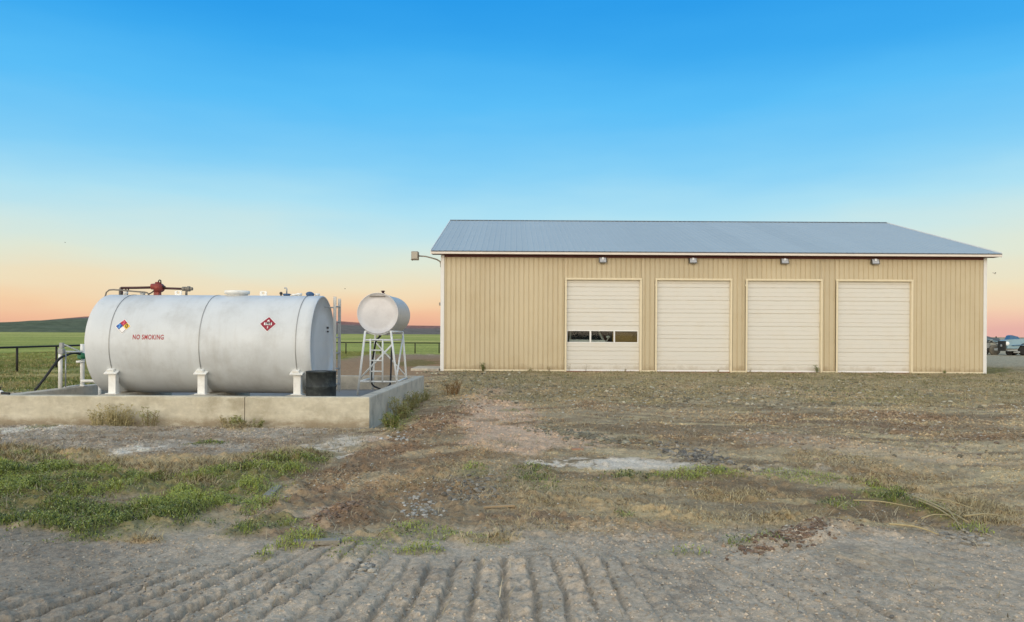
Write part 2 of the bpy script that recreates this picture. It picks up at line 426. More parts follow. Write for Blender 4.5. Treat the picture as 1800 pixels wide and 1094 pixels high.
E_RED = [(640, 812, 240, 24, -27), (790, 738, 90, 13, -20), (620, 905, 85, 24, -10), (1400, 948, 110, 22, -14), (1320, 735, 200, 11, 2, .7), (1620, 742, 170, 13, 3, .9),
         (1650, 765, 180, 9, 5, .9), (1290, 782, 170, 14, 0, .7), (1050, 930, 280, 32, 2, .8), (700, 850, 150, 26, -20, .8), (1530, 940, 60, 14, 0, .6), (720, 880, 150, 40, 0, .6), (1080, 715, 70, 10, 5, .6), (930, 726, 16, 4)]
E_PALE = [(870, 725, 80, 22, 15), (900, 770, 90, 28, 10), (990, 775, 90, 16, 0, .8), (660, 772, 30, 6), (860, 690, 30, 5, 0, .6), (1500, 790, 250, 12, 5, .35), (560, 895, 60, 8, -12, .6), (1380, 690, 160, 10, 4, .3)]
E_SLAB = [(1060, 812, 135, 10, 1), (1200, 818, 50, 6, 0, .8), (60, 756, 100, 8, -5), (245, 792, 70, 6, -7), (600, 778, 60, 14, -12, .8), (1400, 822, 60, 8, 0, .5), (560, 800, 60, 5, -2)]

def cover(x, y):
    """masks of the ground covers at world points"""
    yy = np.maximum(y, 1.5)
    px, py = to_px(x, yy)
    n = fbm(x*1.3, y*1.3, 4, 5); n2 = fbm(x*4.0, y*4.0, 3, 25)
    nn = n*0.65+n2*0.35
    nn = np.clip((nn-0.5)*1.7+0.5, 0, 1)
    m = {}
    near = sstep(26, 18, y)
    m['green'] = ell(px, py, E_GREEN, nn)*(1-0.9*ell(px, py, E_SAND, nn))
    m['dry'] = ell(px, py, E_DRY, nn)
    m['red'] = ell(px, py, E_RED, nn)
    m['pale'] = ell(px, py, E_PALE, nn)
    m['slab'] = ell(px, py, E_SLAB, nn)
    # dusty grey road in front of everything and grey gravel before the tank wall
    m['road'] = sstep(6.1, 4.95, y + (nn-0.5)*1.2 - np.clip(-x-1.0, 0, 2)*0.10 + np.where(x > 1.5, -0.25, 0))
    m['gravel'] = sstep(-1.9, -2.7, x+(nn-.5)*2.2)*sstep(8.9, 9.6, y+(nn-.5)*.8)*sstep(20, 18.5, y)
    # stubble and rubble in front of the shop
    m['rubble'] = sstep(15.0, 18.0, y + (nn-0.5)*5)*sstep(-3.0, -1.0, x+(nn-.5)*2)*sstep(60, 45, y)
    m['dirtback'] = sstep(18.5, 20, y)*sstep(-2.5, -3.5, x)*sstep(-12.5, -11.0, x+(nn-.5)*3)*sstep(54, 50, y)
    m['pasture'] = sstep(-9.2, -10.8, x+(nn-.5)*2.0)*sstep(17.0, 19.5, y+(nn-.5)*3)
    m['field'] = sstep(52, 56, y + (nn-.5)*5)*sstep(20, 8, x) + sstep(36, 44, y)*sstep(-18, -22, x)
    m['field'] = np.clip(m['field'], 0, 1)
    m['n'] = nn
    return m

def C(r, g, b): return np.array(lin((r, g, b)))

def ground_color(x, y, m=None):
    m = m or cover(x, y)
    big = fbm(x*0.35, y*0.35, 4, 40); mid = fbm(x*2.2, y*2.2, 4, 50); fine = fbm(x*9.0, y*9.0, 3, 60)
    def mix(a, b, t): return a*(1-t[..., None]) + b*t[..., None]
    c = np.zeros(x.shape+(3,)) + C(146, 135, 113)
    c = mix(c, C(126, 112, 91), sstep(.45, .62, big*0.6+mid*0.4))
    c = mix(c, C(166, 152, 124), sstep(.55, .72, mid)*0.6)
    yard = (1-m['road'])*(1-m['gravel'])
    yc = y+0.16*x+1.1*np.sin(x*.22+.6)+1.6*(fbm(x*.5, y*.5, 3, 44)-.5)
    st1 = fbm(x*0.34+9, yc*1.5, 5, 41, .6); st2 = fbm(x*0.7-3, yc*3.6, 4, 42, .6)
    w1 = yard*sstep(-1.2, .6, x-(y-8)*.25)
    c = mix(c, C(112, 98, 80), w1*sstep(.50, .66, st1)*0.65)
    c = mix(c, C(176, 164, 138), w1*sstep(.50, .36, st1)*0.45)
    c = mix(c, C(102, 91, 74), w1*sstep(.54, .68, st2)*0.45)
    c = mix(c, C(176, 164, 132), w1*sstep(.46, .32, st2)*0.55)
    q1 = x*.80+y*.60; q2 = -x*.60+y*.80
    dg = yard*sstep(.6, -1.2, x-(y-8)*.25)
    st3 = fbm(q1*0.3, q2*2.6, 4, 43)
    c = mix(c, C(112, 95, 77), dg*sstep(.48, .64, st3)*0.8)
    c = mix(c, C(170, 152, 124), dg*sstep(.48, .34, st3)*0.6)
    c = mix(c, C(132, 124, 96), m['rubble']*0.7)
    c = mix(c, C(150, 136, 112), m['rubble']*sstep(.5, .65, mid)*0.6)
    c = mix(c, C(150, 143, 133), m['gravel'])
    c = mix(c, C(130, 116, 98), m['gravel']*sstep(.5, .62, mid)*0.7)
    c = mix(c, C(134, 116, 96), m['dirtback'])
    c = mix(c, C(120, 103, 86), m['red']*(0.35+0.55*sstep(.4, .6, mid)))
    c = mix(c, C(176, 156, 138), m['pale']*0.9)
    c = mix(c, C(158, 150, 138), m['road'])
    c = mix(c, C(168, 156, 136), m['road']*sstep(.56, .7, big*.5+mid*.5)*0.6)
    c = mix(c, C(116, 111, 104), m['road']*sstep(.52, .70, fine*.5+mid*.5)*0.7)
    c = mix(c, C(112, 107, 100), m['road']*sstep(-1.6, -2.8, x+(y-4.6)*.6)*.6)
    c = mix(c, C(190, 185, 176), m['slab']*sstep(.40, .52, mid*.6+fine*.4)*0.9)
    c = mix(c, C(170, 150, 112), m['dry']*0.6)
    c = mix(c, C(98, 100, 58), m['green']*0.7)
    stripe = fbm(x*0.05, y*0.35, 3, 70)
    c = mix(c, C(112, 118, 64), m['pasture']*0.9)
    c = mix(c, C(158, 146, 100), m['pasture']*sstep(.5, .62, fbm(x*.5, y*.9, 3, 71))*0.7)
    gf = np.zeros(x.shape+(3,)) + C(140, 146, 76)
    gf = mix(gf, C(122, 132, 66), sstep(.45, .6, stripe))
    gf = mix(gf, C(156, 156, 90), sstep(.5, .65, fbm(x*0.006, y*0.02, 3, 72)))
    c = mix(c, gf, m['field'])
    # far right yard: grey gravel
    g = sstep(19, 21, x)*sstep(33, 38, y)*sstep(90, 80, y)
    c = mix(c, C(148, 142, 124), g)
    gr2 = fbm(x*24., y*24., 2, 61)
    c *= (0.72+0.46*fine+0.30*gr2)[..., None]*np.array((1.24, 1.13, 1.0))
    return c

TC = (0.1, 11.0); FYG = 29.1
def ground_h(x, y, m=None):
    m = m or cover(x, y)
    nearw = sstep(60, 30, y)
    z = (fbm(x*0.4, y*0.4, 3, 80)-.5)*0.10*nearw
    rough = 0.35+0.9*m['red']+1.5*m['rubble']+0.4*m['green']+0.6*m['dry']-0.15*m['road']-0.25*m['slab']
    rough = np.maximum(rough, 0.1)
    z = z + (fbm(x*3.0, y*3.0, 4, 90)-.5)*0.075*rough*nearw
    z = z + (np.abs(fbm(x*7.0, y*7.0, 4, 95)-.5)-.08)*0.075*rough*nearw
    z = z + (fbm(x*22., y*22., 3, 97)-.5)*0.022*(0.5+rough)*sstep(15, 7, y)*(1-.35*m['road'])
    z = z + np.maximum(fbm(x*9., y*9., 3, 98)-.56, 0)*0.15*(0.4+rough)*sstep(18, 9, y)*(1-.6*m['road'])*(1-.4*m['red'])
    # lug marks of a turning tractor in the dusty road
    dx, dy = x-TC[0], TC[1]-y
    r = np.sqrt(dx*dx+dy*dy); a = np.arctan2(dx, dy)
    ph = a*6.9/0.168 + (fbm(x*.7, y*0.4, 2, 110)-.5)*1.2 + (fbm(x*14, y*14, 3, 113)-.5)*.28
    saw = ph-np.floor(ph)
    ridge = sstep(0.02, 0.22, saw)*sstep(1.0, 0.88, saw)*(.75+.5*saw)
    amp = sstep(5.9, 6.5, r+(m['n']-.5)*.9-np.clip(-x-.6, 0, 2)*(-.25))*(1-.75*sstep(-1.7, -2.6, x+(4.6-y)*1.0))*m['road']*(0.35+0.9*sstep(.36, .6, fbm(x*.9+3, y*.9, 3, 112)))
    amp = amp*(1-.6*sstep(.3, 1.6, x))*(.55+.7*vnoise(np.floor(ph)*1.7, y*1.3, 114))
    z = z + ridge*0.029*amp*(.45+1.1*fbm(x*16, y*16, 3, 115))
    z = z - np.exp(-((saw-0.93)/0.05)**2)*0.020*np.minimum(amp*1.8, 1)
    # spoil ridge pushed up along the tank wall and the wheel track beside it
    z = z + 0.045*ell(*to_px(x, np.maximum(y, 1.5)), [(790, 735, 70, 10, -20), (1400, 945, 100, 16, -14), (620, 905, 80, 18, -10)], m['n'])
    sx = (x*0.80+y*0.60)
    z = z + 0.012*np.sin(sx*2*PI/0.22)*ell(*to_px(x, np.maximum(y, 1.5)), [(600, 830, 170, 16, -27)], m['n'])
    z = z + 0.05*m['green']*(m['n'])*sstep(12, 9, y)
    # the shop stands on a slightly raised pad
    z = z + 0.05*sstep(22, 28, y)*sstep(-5, -3, x)*sstep(60, 50, y)
    # keep level under the walls
    pad = sstep(0.5, 0.0, np.maximum(np.abs(x+5.4)-3.2, np.abs(y-15.4)-3.2))
    z = z*(1-pad) - 0.12*pad
    shop = sstep(0.8, 0.0, np.maximum(np.abs(x-7.9)-10.7, np.abs(y-38)-8.9))
    z = z*(1-shop) + (0.03)*shop
    z = z + 0.10*np.clip(fbm(x*1.1, y*0 + 2.0, 4, 120)-.38, 0, 1)*sstep(1.0, .05, FYG-y)*(y < FYG+.3)*sstep(-3.2, -2.5, x)*sstep(19.2, 18.4, x)
    z = z + 0.22*np.clip(fbm(x*1.3, y*0 + 7.0, 4, 121)-.40, 0, 1)*sstep(.55, .02, 12.27-y)*(y < 12.5)*sstep(-11.5, -10.9, x)*sstep(-2.2, -2.5, x)
    far = sstep(45, 60, y)
    return z*(1-far)

LUT = {}
def build_ground():
    ys = [1.6]
    while ys[-1] < 5200:
        d = ys[-1]
        k = 0.0034 if d < 20 else (0.0045 if d < 50 else 0.03)
        ys.append(d*(1+k))
    ys = np.array(ys)
    us = np.concatenate([np.linspace(-6, -1.0, 40)[:-1], np.linspace(-1.0, -.80, 30)[:-1], np.linspace(-.80, .80, 900)[:-1], np.linspace(.80, 1.0, 30)[:-1], np.linspace(1.0, 6, 40)])
    Y = np.repeat(ys[:, None], len(us), 1); X = Y*us[None, :]
    m_ = cover(X, Y); H = ground_h(X, Y, m_); c = ground_color(X, Y, m_)
    k0 = int(np.argmin(np.abs(us+.80))); k1 = k0+900          # the finely divided middle, kept for the scattered cover
    LUT['ys'] = ys; LUT['H'] = H[:, k0:k1].copy(); LUT['c'] = c[:, k0:k1].copy(); LUT['m'] = {k: v[:, k0:k1].copy() for k, v in m_.items()}
    back = np.array([-6.0, -60.0, -4000.0])
    Xb = np.stack([us*6.0, us*60, us*2500.]); Yb = np.repeat(back[:, None], len(us), 1)
    X = np.concatenate([Xb[::-1], X]); Y = np.concatenate([Yb[::-1], Y]); H = np.concatenate([np.zeros_like(Xb), H])
    cb = np.zeros(Xb.shape+(3,)) + C(150, 140, 118)
    c = np.concatenate([cb, c])
    nr, nc = X.shape
    V = np.stack([X, Y, H], -1).reshape(-1, 3)
    i = np.arange((nr-1)*nc).reshape(nr-1, nc)[:, :-1].ravel()
    Fq = np.stack([i, i+1, i+nc+1, i+nc], 1)
    o = np_mesh('ground', V, [Fq], M['ground'], c.reshape(-1, 3), True)
    tag(o, kind='structure')
build_ground()
def lut_pos(x, y):
    iu = np.clip((x/y+.80)/1.60*899, 0, 898.999); iy = np.clip(np.interp(y, LUT['ys'], np.arange(len(LUT['ys']))), 0, len(LUT['ys'])-1.001)
    return iy, iu
def cover(x, y):
    iy, iu = lut_pos(x, y); a, b = np.round(iy).astype(int), np.round(iu).astype(int)
    return {k: v[a, b] for k, v in LUT['m'].items()}
def ground_color(x, y):
    iy, iu = lut_pos(x, y); return LUT['c'][np.round(iy).astype(int), np.round(iu).astype(int)]
def ground_h(x, y):
    iy, iu = lut_pos(x, y); a, b = iy.astype(int), iu.astype(int); fy, fu = iy-a, iu-b; H = LUT['H']
    return (H[a, b]*(1-fu)+H[a, b+1]*fu)*(1-fy) + (H[a+1, b]*(1-fu)+H[a+1, b+1]*fu)*fy

def gz(x, y): return float(ground_h(np.array([x]), np.array([y]))[0])

# ------------------------------------------------------------------ hills
def hills(name, d, prof, depth, col_a, col_b, col_top, seed, top_w=0.3):
    n = 260; px = np.linspace(-500, 2300, n)
    pr = np.array(prof)
    py = np.interp(px, pr[:, 0], pr[:, 1])
    rows = 26; V = []; cs = []
    for k in range(rows):
        t = k/(rows-1)
        dd = d + (t-1.0)*depth if t <= 1 else d
        u = (px-900)/F
        hz = 588+(px-900)*SR
        top = np.maximum((hz-py)/F*d + HC, 0.5)
        prof_t = t**0.9
        x = u*d + 0*t
        z = top*prof_t + (fbm(x*0.004+seed, np.full_like(x, dd*0.006), 4, seed)-.5)*top*0.35*math.sin(PI*t)
        V.append(np.stack([x, np.full(n, dd), z-2], -1))
        nz = fbm(x*0.012, np.full_like(x, dd*0.02), 4, seed+3)
        c = C(*col_a)*(1-nz[:, None]) + C(*col_b)*nz[:, None]
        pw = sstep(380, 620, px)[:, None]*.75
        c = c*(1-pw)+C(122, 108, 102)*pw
        tt = sstep(1-top_w, 1.0, t + (nz-.5)*0.3)*np.ones(n)  # reddish crest: alpenglow put into the hill colour
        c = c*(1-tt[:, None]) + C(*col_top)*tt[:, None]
        cs.append(c)
    V.append(np.stack([px*0+(px-900)/F*d, np.full(n, d+depth*.5), np.full(n, -5.)], -1)); cs.append(cs[-1])
    V = np.concatenate(V); cs = np.concatenate(cs)
    i = np.arange(rows*n).reshape(rows, n)[:, :-1].ravel()
    Fq = np.stack([i, i+1, i+n+1, i+n], 1)
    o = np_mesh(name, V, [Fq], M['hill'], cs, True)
    tag(o, kind='structure')

hills('far_hills', 4300, [(-500, 570), (0, 569), (60, 564), (150, 556), (250, 556), (400, 563), (600, 564.5), (640, 567.5), (700, 571.5), (775, 572.5), (900, 579), (1100, 586), (1300, 592), (2300, 597)],
      600, (136, 108, 98), (120, 100, 92), (150, 104, 92), 3, 0.4)
hills('hills', 2900, [(-500, 572), (0, 569.6), (60, 565), (110, 561.5), (150, 557.5), (220, 558), (350, 562), (500, 566), (600, 571), (640, 573.5), (700, 577.5), (775, 579), (900, 585), (1200, 590), (1700, 594), (2300, 598)],
      900, (80, 90, 68), (108, 110, 86), (118, 110, 98), 8, 0.25)

# ------------------------------------------------------------------ the shop
FY = 29.1                       # front wall
BX0, BX1 = (776-900)/F*FY, 831.5/F*FY
BZ = 0.075; WT = 4.60           # foot and top of the siding
RX0, RX1 = BX0-0.375, BX1+0.34
EY, EZ = 28.65, 4.735           # eave line
RY, RZ = 37.6, 7.285            # ridge
BY = 2*RY-FY
DX = [(992.5-900)/F*FY + k*3.552 for k in range(4)]     # outer edge of each door frame
DW, DT = 3.03, 3.66
shop = thing('metal_shop', (0.5*(BX0+BX1), FY, BZ), 'long tan ribbed steel shop with blue-grey metal roof and four overhead doors', 'building')

PITCH = 0.1905
def rib_profile(xa, xb):
    pts = [(xa, 0.0)]
    k = math.floor((xa-BX0)/PITCH)-1
    while BX0+k*PITCH < xb:
        x0 = BX0+k*PITCH+0.015
        for dx, dy in ((0, 0), (0.014, -0.025), (0.148, -0.025), (0.162, 0)):
            if xa+1e-4 < x0+dx < xb-1e-4: pts.append((x0+dx, dy))
        k += 1
    pts.append((xb, 0.0))
    return pts
mb = MB()
def ribbed(xa, xb, z0, z1):
    p = rib_profile(xa, xb); n = len(p)
    zs = [z0, z1]
    vs = [(x, FY+dy, z) for z in zs for x, dy in p]
    mb.add(vs, [(i, i+1, n+i+1, n+i) for i in range(n-1)], False)
xs = BX0
for k in range(4):
    ribbed(xs, DX[k], BZ, WT); ribbed(DX[k], DX[k]+DW, DT, WT); xs = DX[k]+DW
ribbed(xs, BX1, BZ, WT)
mb.build('wall', M['siding'], shop)
mb = MB()
gz_top = lambda y: EZ-0.10+(min(y, 2*RY-y)-EY)*(RZ-EZ)/(RY-EY)
for x in (BX0, BX1):
    mb.add([(x, FY, BZ), (x, BY, BZ), (x, BY, WT), (x, RY, gz_top(RY)), (x, FY, WT)], [(0, 1, 2, 3, 4)])
mb.add([(BX0, BY, BZ), (BX1, BY, BZ), (BX1, BY, WT), (BX0, BY, WT)], [(0, 1, 2, 3)])
o = mb.build('end_wall', M['side_wall'], shop)
# inside: slab, plywood and board partitions seen through the door windows
MB().box(BX0+.05, BX1-.05, FY+0.25, BY-.1, -0.3, BZ+0.012).build('floor_slab', M['slab'], shop)
MB().bbox(4.02, 5.02, 29.62, 29.66, BZ+.02, 2.6, .004).build('plywood_panel', M['plywood'], shop)
MB().bbox(3.5, 4.0, 30.35, 30.40, BZ+.02, 3.0, .005).build('partition', M['brown_wall'], shop)
MB().box(BX0+.02, BX1-.02, FY+.004, FY+.14, -0.25, BZ-0.004).build('skirt_board', M['base_rust'], shop)
# white corner and foot trim
for xa, xb in ((BX0-0.035, BX0+0.10), (BX1-0.10, BX1+0.035)):
    t = MB().bbox(xa, xb, FY-0.056, FY-0.040, BZ-.03, WT-.002, .003)
    xo = xa if xa < 0 else xb
    t.box(xo-.006, xo+.006, FY-.03, FY+0.14, BZ-.03, WT-.004)
    t.build('corner_trim', M['trim_white'], shop)
xs = BX0+0.105
tr = MB()
for k in range(4):
    MB().bbox(xs, DX[k]-.004, FY-0.060, FY-0.042, BZ-.02, BZ+.045, .003).build('base_trim', M['trim_cream'], shop); xs = DX[k]+DW+.004
MB().bbox(xs, BX1-0.105, FY-0.060, FY-0.042, BZ-.02, BZ+.045, .003).build('base_trim', M['trim_cream'], shop)
# overhead doors
JT = [0.35+0.505*k for k in range(7)]
for k in range(4):
    x0, x1 = DX[k], DX[k]+DW
    fr = MB()
    fr.bbox(x0, x0+0.075, FY-0.062, FY-0.041, BZ-.03, DT, .004).bbox(x1-0.075, x1, FY-0.062, FY-0.041, BZ-.03, DT, .004)
    fr.bbox(x0, x1, FY-0.064, FY-0.0395, DT+.001, DT+.075, .004)
    fr.box(x0+0.069, x0+0.075, FY-.041, FY+.13, BZ-.03, DT-.003); fr.box(x1-0.075, x1-0.069, FY-.041, FY+.13, BZ-.03, DT-.003)
    fr.box(x0+0.076, x1-0.076, FY-.041, FY+.13, DT-.008, DT-.002)
    fr.build('door_frame', M['trim_cream'], shop)
    a, b = x0+0.077, x1-0.077
    yf = FY+0.075
    # horizontal profile of the ribbed door skin
    prof = [(BZ+.06, 0.0)]
    def groove(z, w=0.011, dp=0.014):
        prof.extend([(z-w, 0.0), (z-w*.35, dp), (z+w*.35, dp), (z+w, 0.0)])
    zc = BZ+.06
    lines = []
    for z in JT:
        lines += [(z, .020, .030), (z+.16, .016, .020), (z+.335, .010, .010)]
    lines = [l for l in lines if BZ+.1 < l[0] < DT-.05]
    if k == 0: lines = [l for l in lines if not (1.16 < l[0] < 1.72)]
    lines.sort()
    for l in lines: groove(*l)
    prof.append((DT-0.009, 0.0))
    dm = MB()
    def skin(xa, xb, pr):
        n = len(pr)
        vs = [(x, yf+dy, z) for x in (xa, xb) for z, dy in pr]
        dm.add(vs, [(n+i, n+i+1, i+1, i) for i in range(n-1)], False)
    if k == 0:
        zl, zh = 1.215, 1.645
        W = [(2.185, 3.06), (3.125, 4.005), (4.065, 4.945)]
        skin(a, b, [p for p in prof if p[0] < 1.18]+[(zl, 0)]); skin(a, b, [(zh, 0)]+[p for p in prof if p[0] > 1.7])
        xx = a
        for wa, wb in W:
            skin(xx, wa, [(zl, 0), (zh, 0)]); xx = wb
        skin(xx, b, [(zl, 0), (zh, 0)])
    else:
        skin(a, b, prof)
    door = dm.build('overhead_door', M['door'], shop)
    MB().bbox(a, b, yf-.012, yf+.02, BZ-.02, BZ+.058, .004).build('bottom_rail', M['win_white'], door)
    if k == 0:
        for wa, wb in W:
            w = MB()
            e = .035
            w.bbox(wa-e, wb+e, yf-.014, yf+.03, zl-e, zl, .004).bbox(wa-e, wb+e, yf-.014, yf+.03, zh, zh+e, .004)
            w.bbox(wa-e, wa, yf-.013, yf+.029, zl+.001, zh-.001, .003).bbox(wb, wb+e, yf-.013, yf+.029, zl+.001, zh-.001, .003)
            w.build('window_frame', M['win_white'], door)
            MB().box(wa, wb, yf+.012, yf+.016, zl, zh).build('window_pane', M['glass'], door)
# roof
def roof_pts():
    pts = []; x = RX0+0.06
    while x < RX1-0.1:
        pts += [(x, 0), (x+0.015, 0.009), (x+0.045, 0.009), (x+0.06, 0)]
        x += 0.2286
    return [(RX0, 0)]+pts+[(RX1, 0)]
rp_ = roof_pts(); n = len(rp_)
sl = (RZ-EZ)/(RY-EY); nrm = Vector((0, -sl, 1)).normalized()
def slope(mb, y0, z0, y1, z1, nv):
    vs = [(x, y0+nv.y*h, z0+nv.z*h) for x, h in rp_]+[(x, y1+nv.y*h, z1+nv.z*h) for x, h in rp_]
    mb.add(vs, [(i, i+1, n+i+1, n+i) for i in range(n-1)], False)
rm = MB(); slope(rm, EY-.03, EZ-.03*sl, RY, RZ, nrm)
slope(rm, RY, RZ, 2*RY-EY+.03, EZ-.03*sl, Vector((0, sl, 1)).normalized())
rm.mi = 1
d_ = 0.035
rm.add([(RX0, EY-.03, EZ-.03*sl-d_), (RX1, EY-.03, EZ-.03*sl-d_), (RX1, EY-.03, EZ-.03*sl+.002), (RX0, EY-.03, EZ-.03*sl+.002)], [(0, 1, 2, 3)])
rm.build('roof', [M['roof'], M['roof_edge']], shop)
MB().add([(RX0-.02, RY-.16, RZ-.16*sl+.03), (RX1+.02, RY-.16, RZ-.16*sl+.03), (RX1+.02, RY, RZ+.035), (RX0-.02, RY, RZ+.035), (RX1+.02, RY+.16, RZ-.16*sl+.03), (RX0-.02, RY+.16, RZ-.16*sl+.03)],
         [(0, 1, 2, 3), (3, 2, 4, 5)]).build('ridge_cap', M['roof'], shop)
fz0, fz1 = 4.607, EZ-.03*sl-d_+.004
MB().bbox(RX0, RX1, EY-.02, EY+.012, fz0, fz1, .004).build('fascia', M['fascia'], shop)
MB().box(RX0+.01, RX1-.01, EY+.013, FY+.02, fz0+.005, fz0+.018).build('soffit', M['soffit'], shop)
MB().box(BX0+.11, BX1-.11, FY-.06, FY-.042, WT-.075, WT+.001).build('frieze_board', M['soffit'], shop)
for x in (RX0, RX1):
    sgn = -1 if x < 0 else 1
    r = MB()
    for ya, yb, za, zb in ((EY, RY, EZ, RZ), (2*RY-EY, RY, EZ, RZ)):
        xa, xb = sorted((x+sgn*.002, x+sgn*.028))
        r.add([(xx, yy, zz) for xx in (xa, xb) for yy, zz in ((ya, za-.15), (yb, zb-.15), (yb, zb+.03), (ya, za+.03))],
              [(0, 1, 2, 3), (7, 6, 5, 4), (0, 4, 5, 1), (1, 5, 6, 2), (2, 6, 7, 3), (3, 7, 4, 0)])
    r.build('rake_trim', M['trim_white'], shop)
    xi, xo_ = (BX0, RX0) if sgn < 0 else (BX1, RX1)
    xa, xb = sorted((xi, xo_))
    MB().add([(xa, EY, EZ-.11), (xb, EY, EZ-.11), (xb, RY, RZ-.11), (xa, RY, RZ-.11), (xb, 2*RY-EY, EZ-.11), (xa, 2*RY-EY, EZ-.11)], [(0, 1, 2, 3), (3, 2, 4, 5)]).build('rake_soffit', M['soffit'], shop)
MB().bbox(BX0-.11, BX0-.012, FY+0.06, FY+.16, 2.62, 2.74, .01).build('outlet_box', M['lamp_grey'], shop)

# floodlights over the doors
fl_lab = ['small floodlight above the door with windows', 'small floodlight above the second door from the left', 'small floodlight above the third door from the left', 'small floodlight above the rightmost door']
proto = None
for k in range(4):
    x = P([1059, 1217, 1377.5, 1536][k], 457.5, FY).x; z = 4.435
    t = thing('wall_floodlight', (x, FY-.04, z-.1), fl_lab[k], 'floodlight', 'floodlights under the eave over the doors')
    if k == 0:
        h = MB()
        # housing: open tilted box with a lip
        h.prism([(x-.15, z-.10), (x+.15, z-.10), (x+.15, z+.075), (x-.15, z+.075)], FY-.09, FY-.031)
        h.add([(x-.15, FY-.20, z-.12), (x+.15, FY-.20, z-.12), (x+.15, FY-.20, z-.085), (x-.15, FY-.20, z-.085), (x-.15, FY-.09, z-.10), (x+.15, FY-.09, z-.10), (x+.15, FY-.09, z+.075), (x-.15, FY-.09, z+.075),
               (x-.15, FY-.11, z+.10), (x+.15, FY-.11, z+.10)],
              [(0, 1, 2, 3), (0, 4, 5, 1), (1, 5, 6, 9), (1, 9, 2), (0, 8, 7, 4), (0, 3, 8), (7, 8, 9, 6)])
        a = h.build('housing', M['lamp_box'], t)
        l = MB(); l.add([(x-.13, FY-.193, z-.08), (x+.13, FY-.193, z-.08), (x+.13, FY-.122, z+.088), (x-.13, FY-.122, z+.088)], [(0, 1, 2, 3)])
        b = l.build('lens', M['lamp_lens'], t)
        r = MB().prism([(x-.04, z+.02), (x+.04, z+.02), (x+.03, z+.10), (x-.03, z+.10)], FY-.165, FY-.12)
        c = r.build('bulb_shield', M['reflector'], t)
        proto = (t, [a, b, c])
    else:
        for ch in proto[1]:
            q = ch.copy(); COL.objects.link(q); q.parent = t

# yard light on the corner of the shop
yl = thing('yard_light', (BX0-.05, FY+.5, 4.2), 'box-shaped yard light on a curved arm at the shop corner', 'yard light')
dY = FY+.5
arm = [P(775, 470, dY), P(775, 464, dY), P(773.5, 460, dY), P(768, 456.5, dY), P(758, 453.5, dY), P(748, 451, dY), P(736.5, 450.2, dY)]
MB().tube(arm, .028, 10).build('arm', M['lamp_grey'], yl)
MB().bbox(BX0-.055, BX0-.007, dY-.08, dY+.08, arm[0].z-.08, arm[0].z+.12, .008).build('wall_bracket', M['lamp_grey'], yl)
c = P(730, 450, dY)
hd = MB().bbox(c.x-.14, c.x+.13, dY-.17, dY+.17, c.z-.165, c.z+.165, .012)
hd.bbox(c.x-.155, c.x-.12, dY-.185, dY+.185, c.z-.178, c.z-.15, .006)
hd.bbox(c.x+.128, c.x+.15, dY-.05, dY+.05, c.z-.05, c.z+.05, .008)
hb = hd.build('lamp_head', M['lamp_grey'], yl)
MB().bbox(c.x-.115, c.x+.10, dY-.182, dY-.165, c.z-.13, c.z+.135, .004).build('lamp_lens', pm('dusty_lamp_lens', (164, 156, 140), .3, 0, .08, 8), hb)

# pickup parked inside, seen through the door windows
pk = thing('parked_truck', (3.1, 31.6, BZ), 'white truck parked inside the shop behind the windowed door', 'truck')
b_ = MB()
b_.bbox(2.22, 3.98, 29.66, 34.4, 0.55, 1.22, .05)          # flat front and body
b_.bbox(2.38, 3.88, 30.0, 32.9, 1.93, 2.0, .03)            # roof
for x in (2.36, 3.85): b_.bar((x+.03, 32.9, 1.2), (x+.03, 32.75, 1.95), .08)
b_.build('body', M['truck_white'], pk)
f = MB()
f.bar(P(1001.5, 600, 29.7), P(1004.5, 574, 30.0), .055).bar(P(1062, 601, 29.7), P(1048, 574, 30.0), .055).bar(P(1000, 599, 29.68), P(1064, 600.5, 29.68), .10)
f.build('windshield_frame', M['truck_white'], pk)
a0, a1, a2, a3 = P(1003, 599, 29.74), P(1061, 600, 29.74), P(1047, 574, 30.05), P(1005, 574, 30.05)
MB().add([a0, a1, a2, a3], [(0, 1, 2, 3)]).build('windshield', M['dark_glass'], pk)
mr = MB().ball(P(1069, 592.5, 29.6), .085, .05, .055).bar(P(1070, 594, 29.6), P(1064, 603, 29.72), .03)
mr.build('wing_mirror', M['truck_white'], pk)
for x in (2.35, 3.9):
    for y in (30.5, 33.6): MB().lathe((x-.11, y, .42), (1, 0, 0), [(0, .2), (.02, .35), (.2, .35), (.22, .2)], 24).build('wheel', M['tyre'], pk)

# stoop slab beside the shop corner
sb = G(736, 652.5)
MB().bbox(-3.95, -2.85, 28.9, 31.2, -.1, .15, .015).build_thing('concrete_stoop', M['concrete_grey'], 'pale concrete stoop slab beside the left corner of the shop', 'concrete slab')

# ------------------------------------------------------------------ containment wall of the fuel yard
bund = thing('containment_wall', (-5.4, 15.4, 0), 'low concrete containment wall around the big white fuel tank', 'wall')
WZ = 0.44
A = [(-8.56, 12.27), (-2.36, 12.27), (-2.22, 18.72), (-8.56, 18.72)]
Bi = [(-8.36, 12.47), (-2.56, 12.47), (-2.42, 18.52), (-8.36, 18.52)]
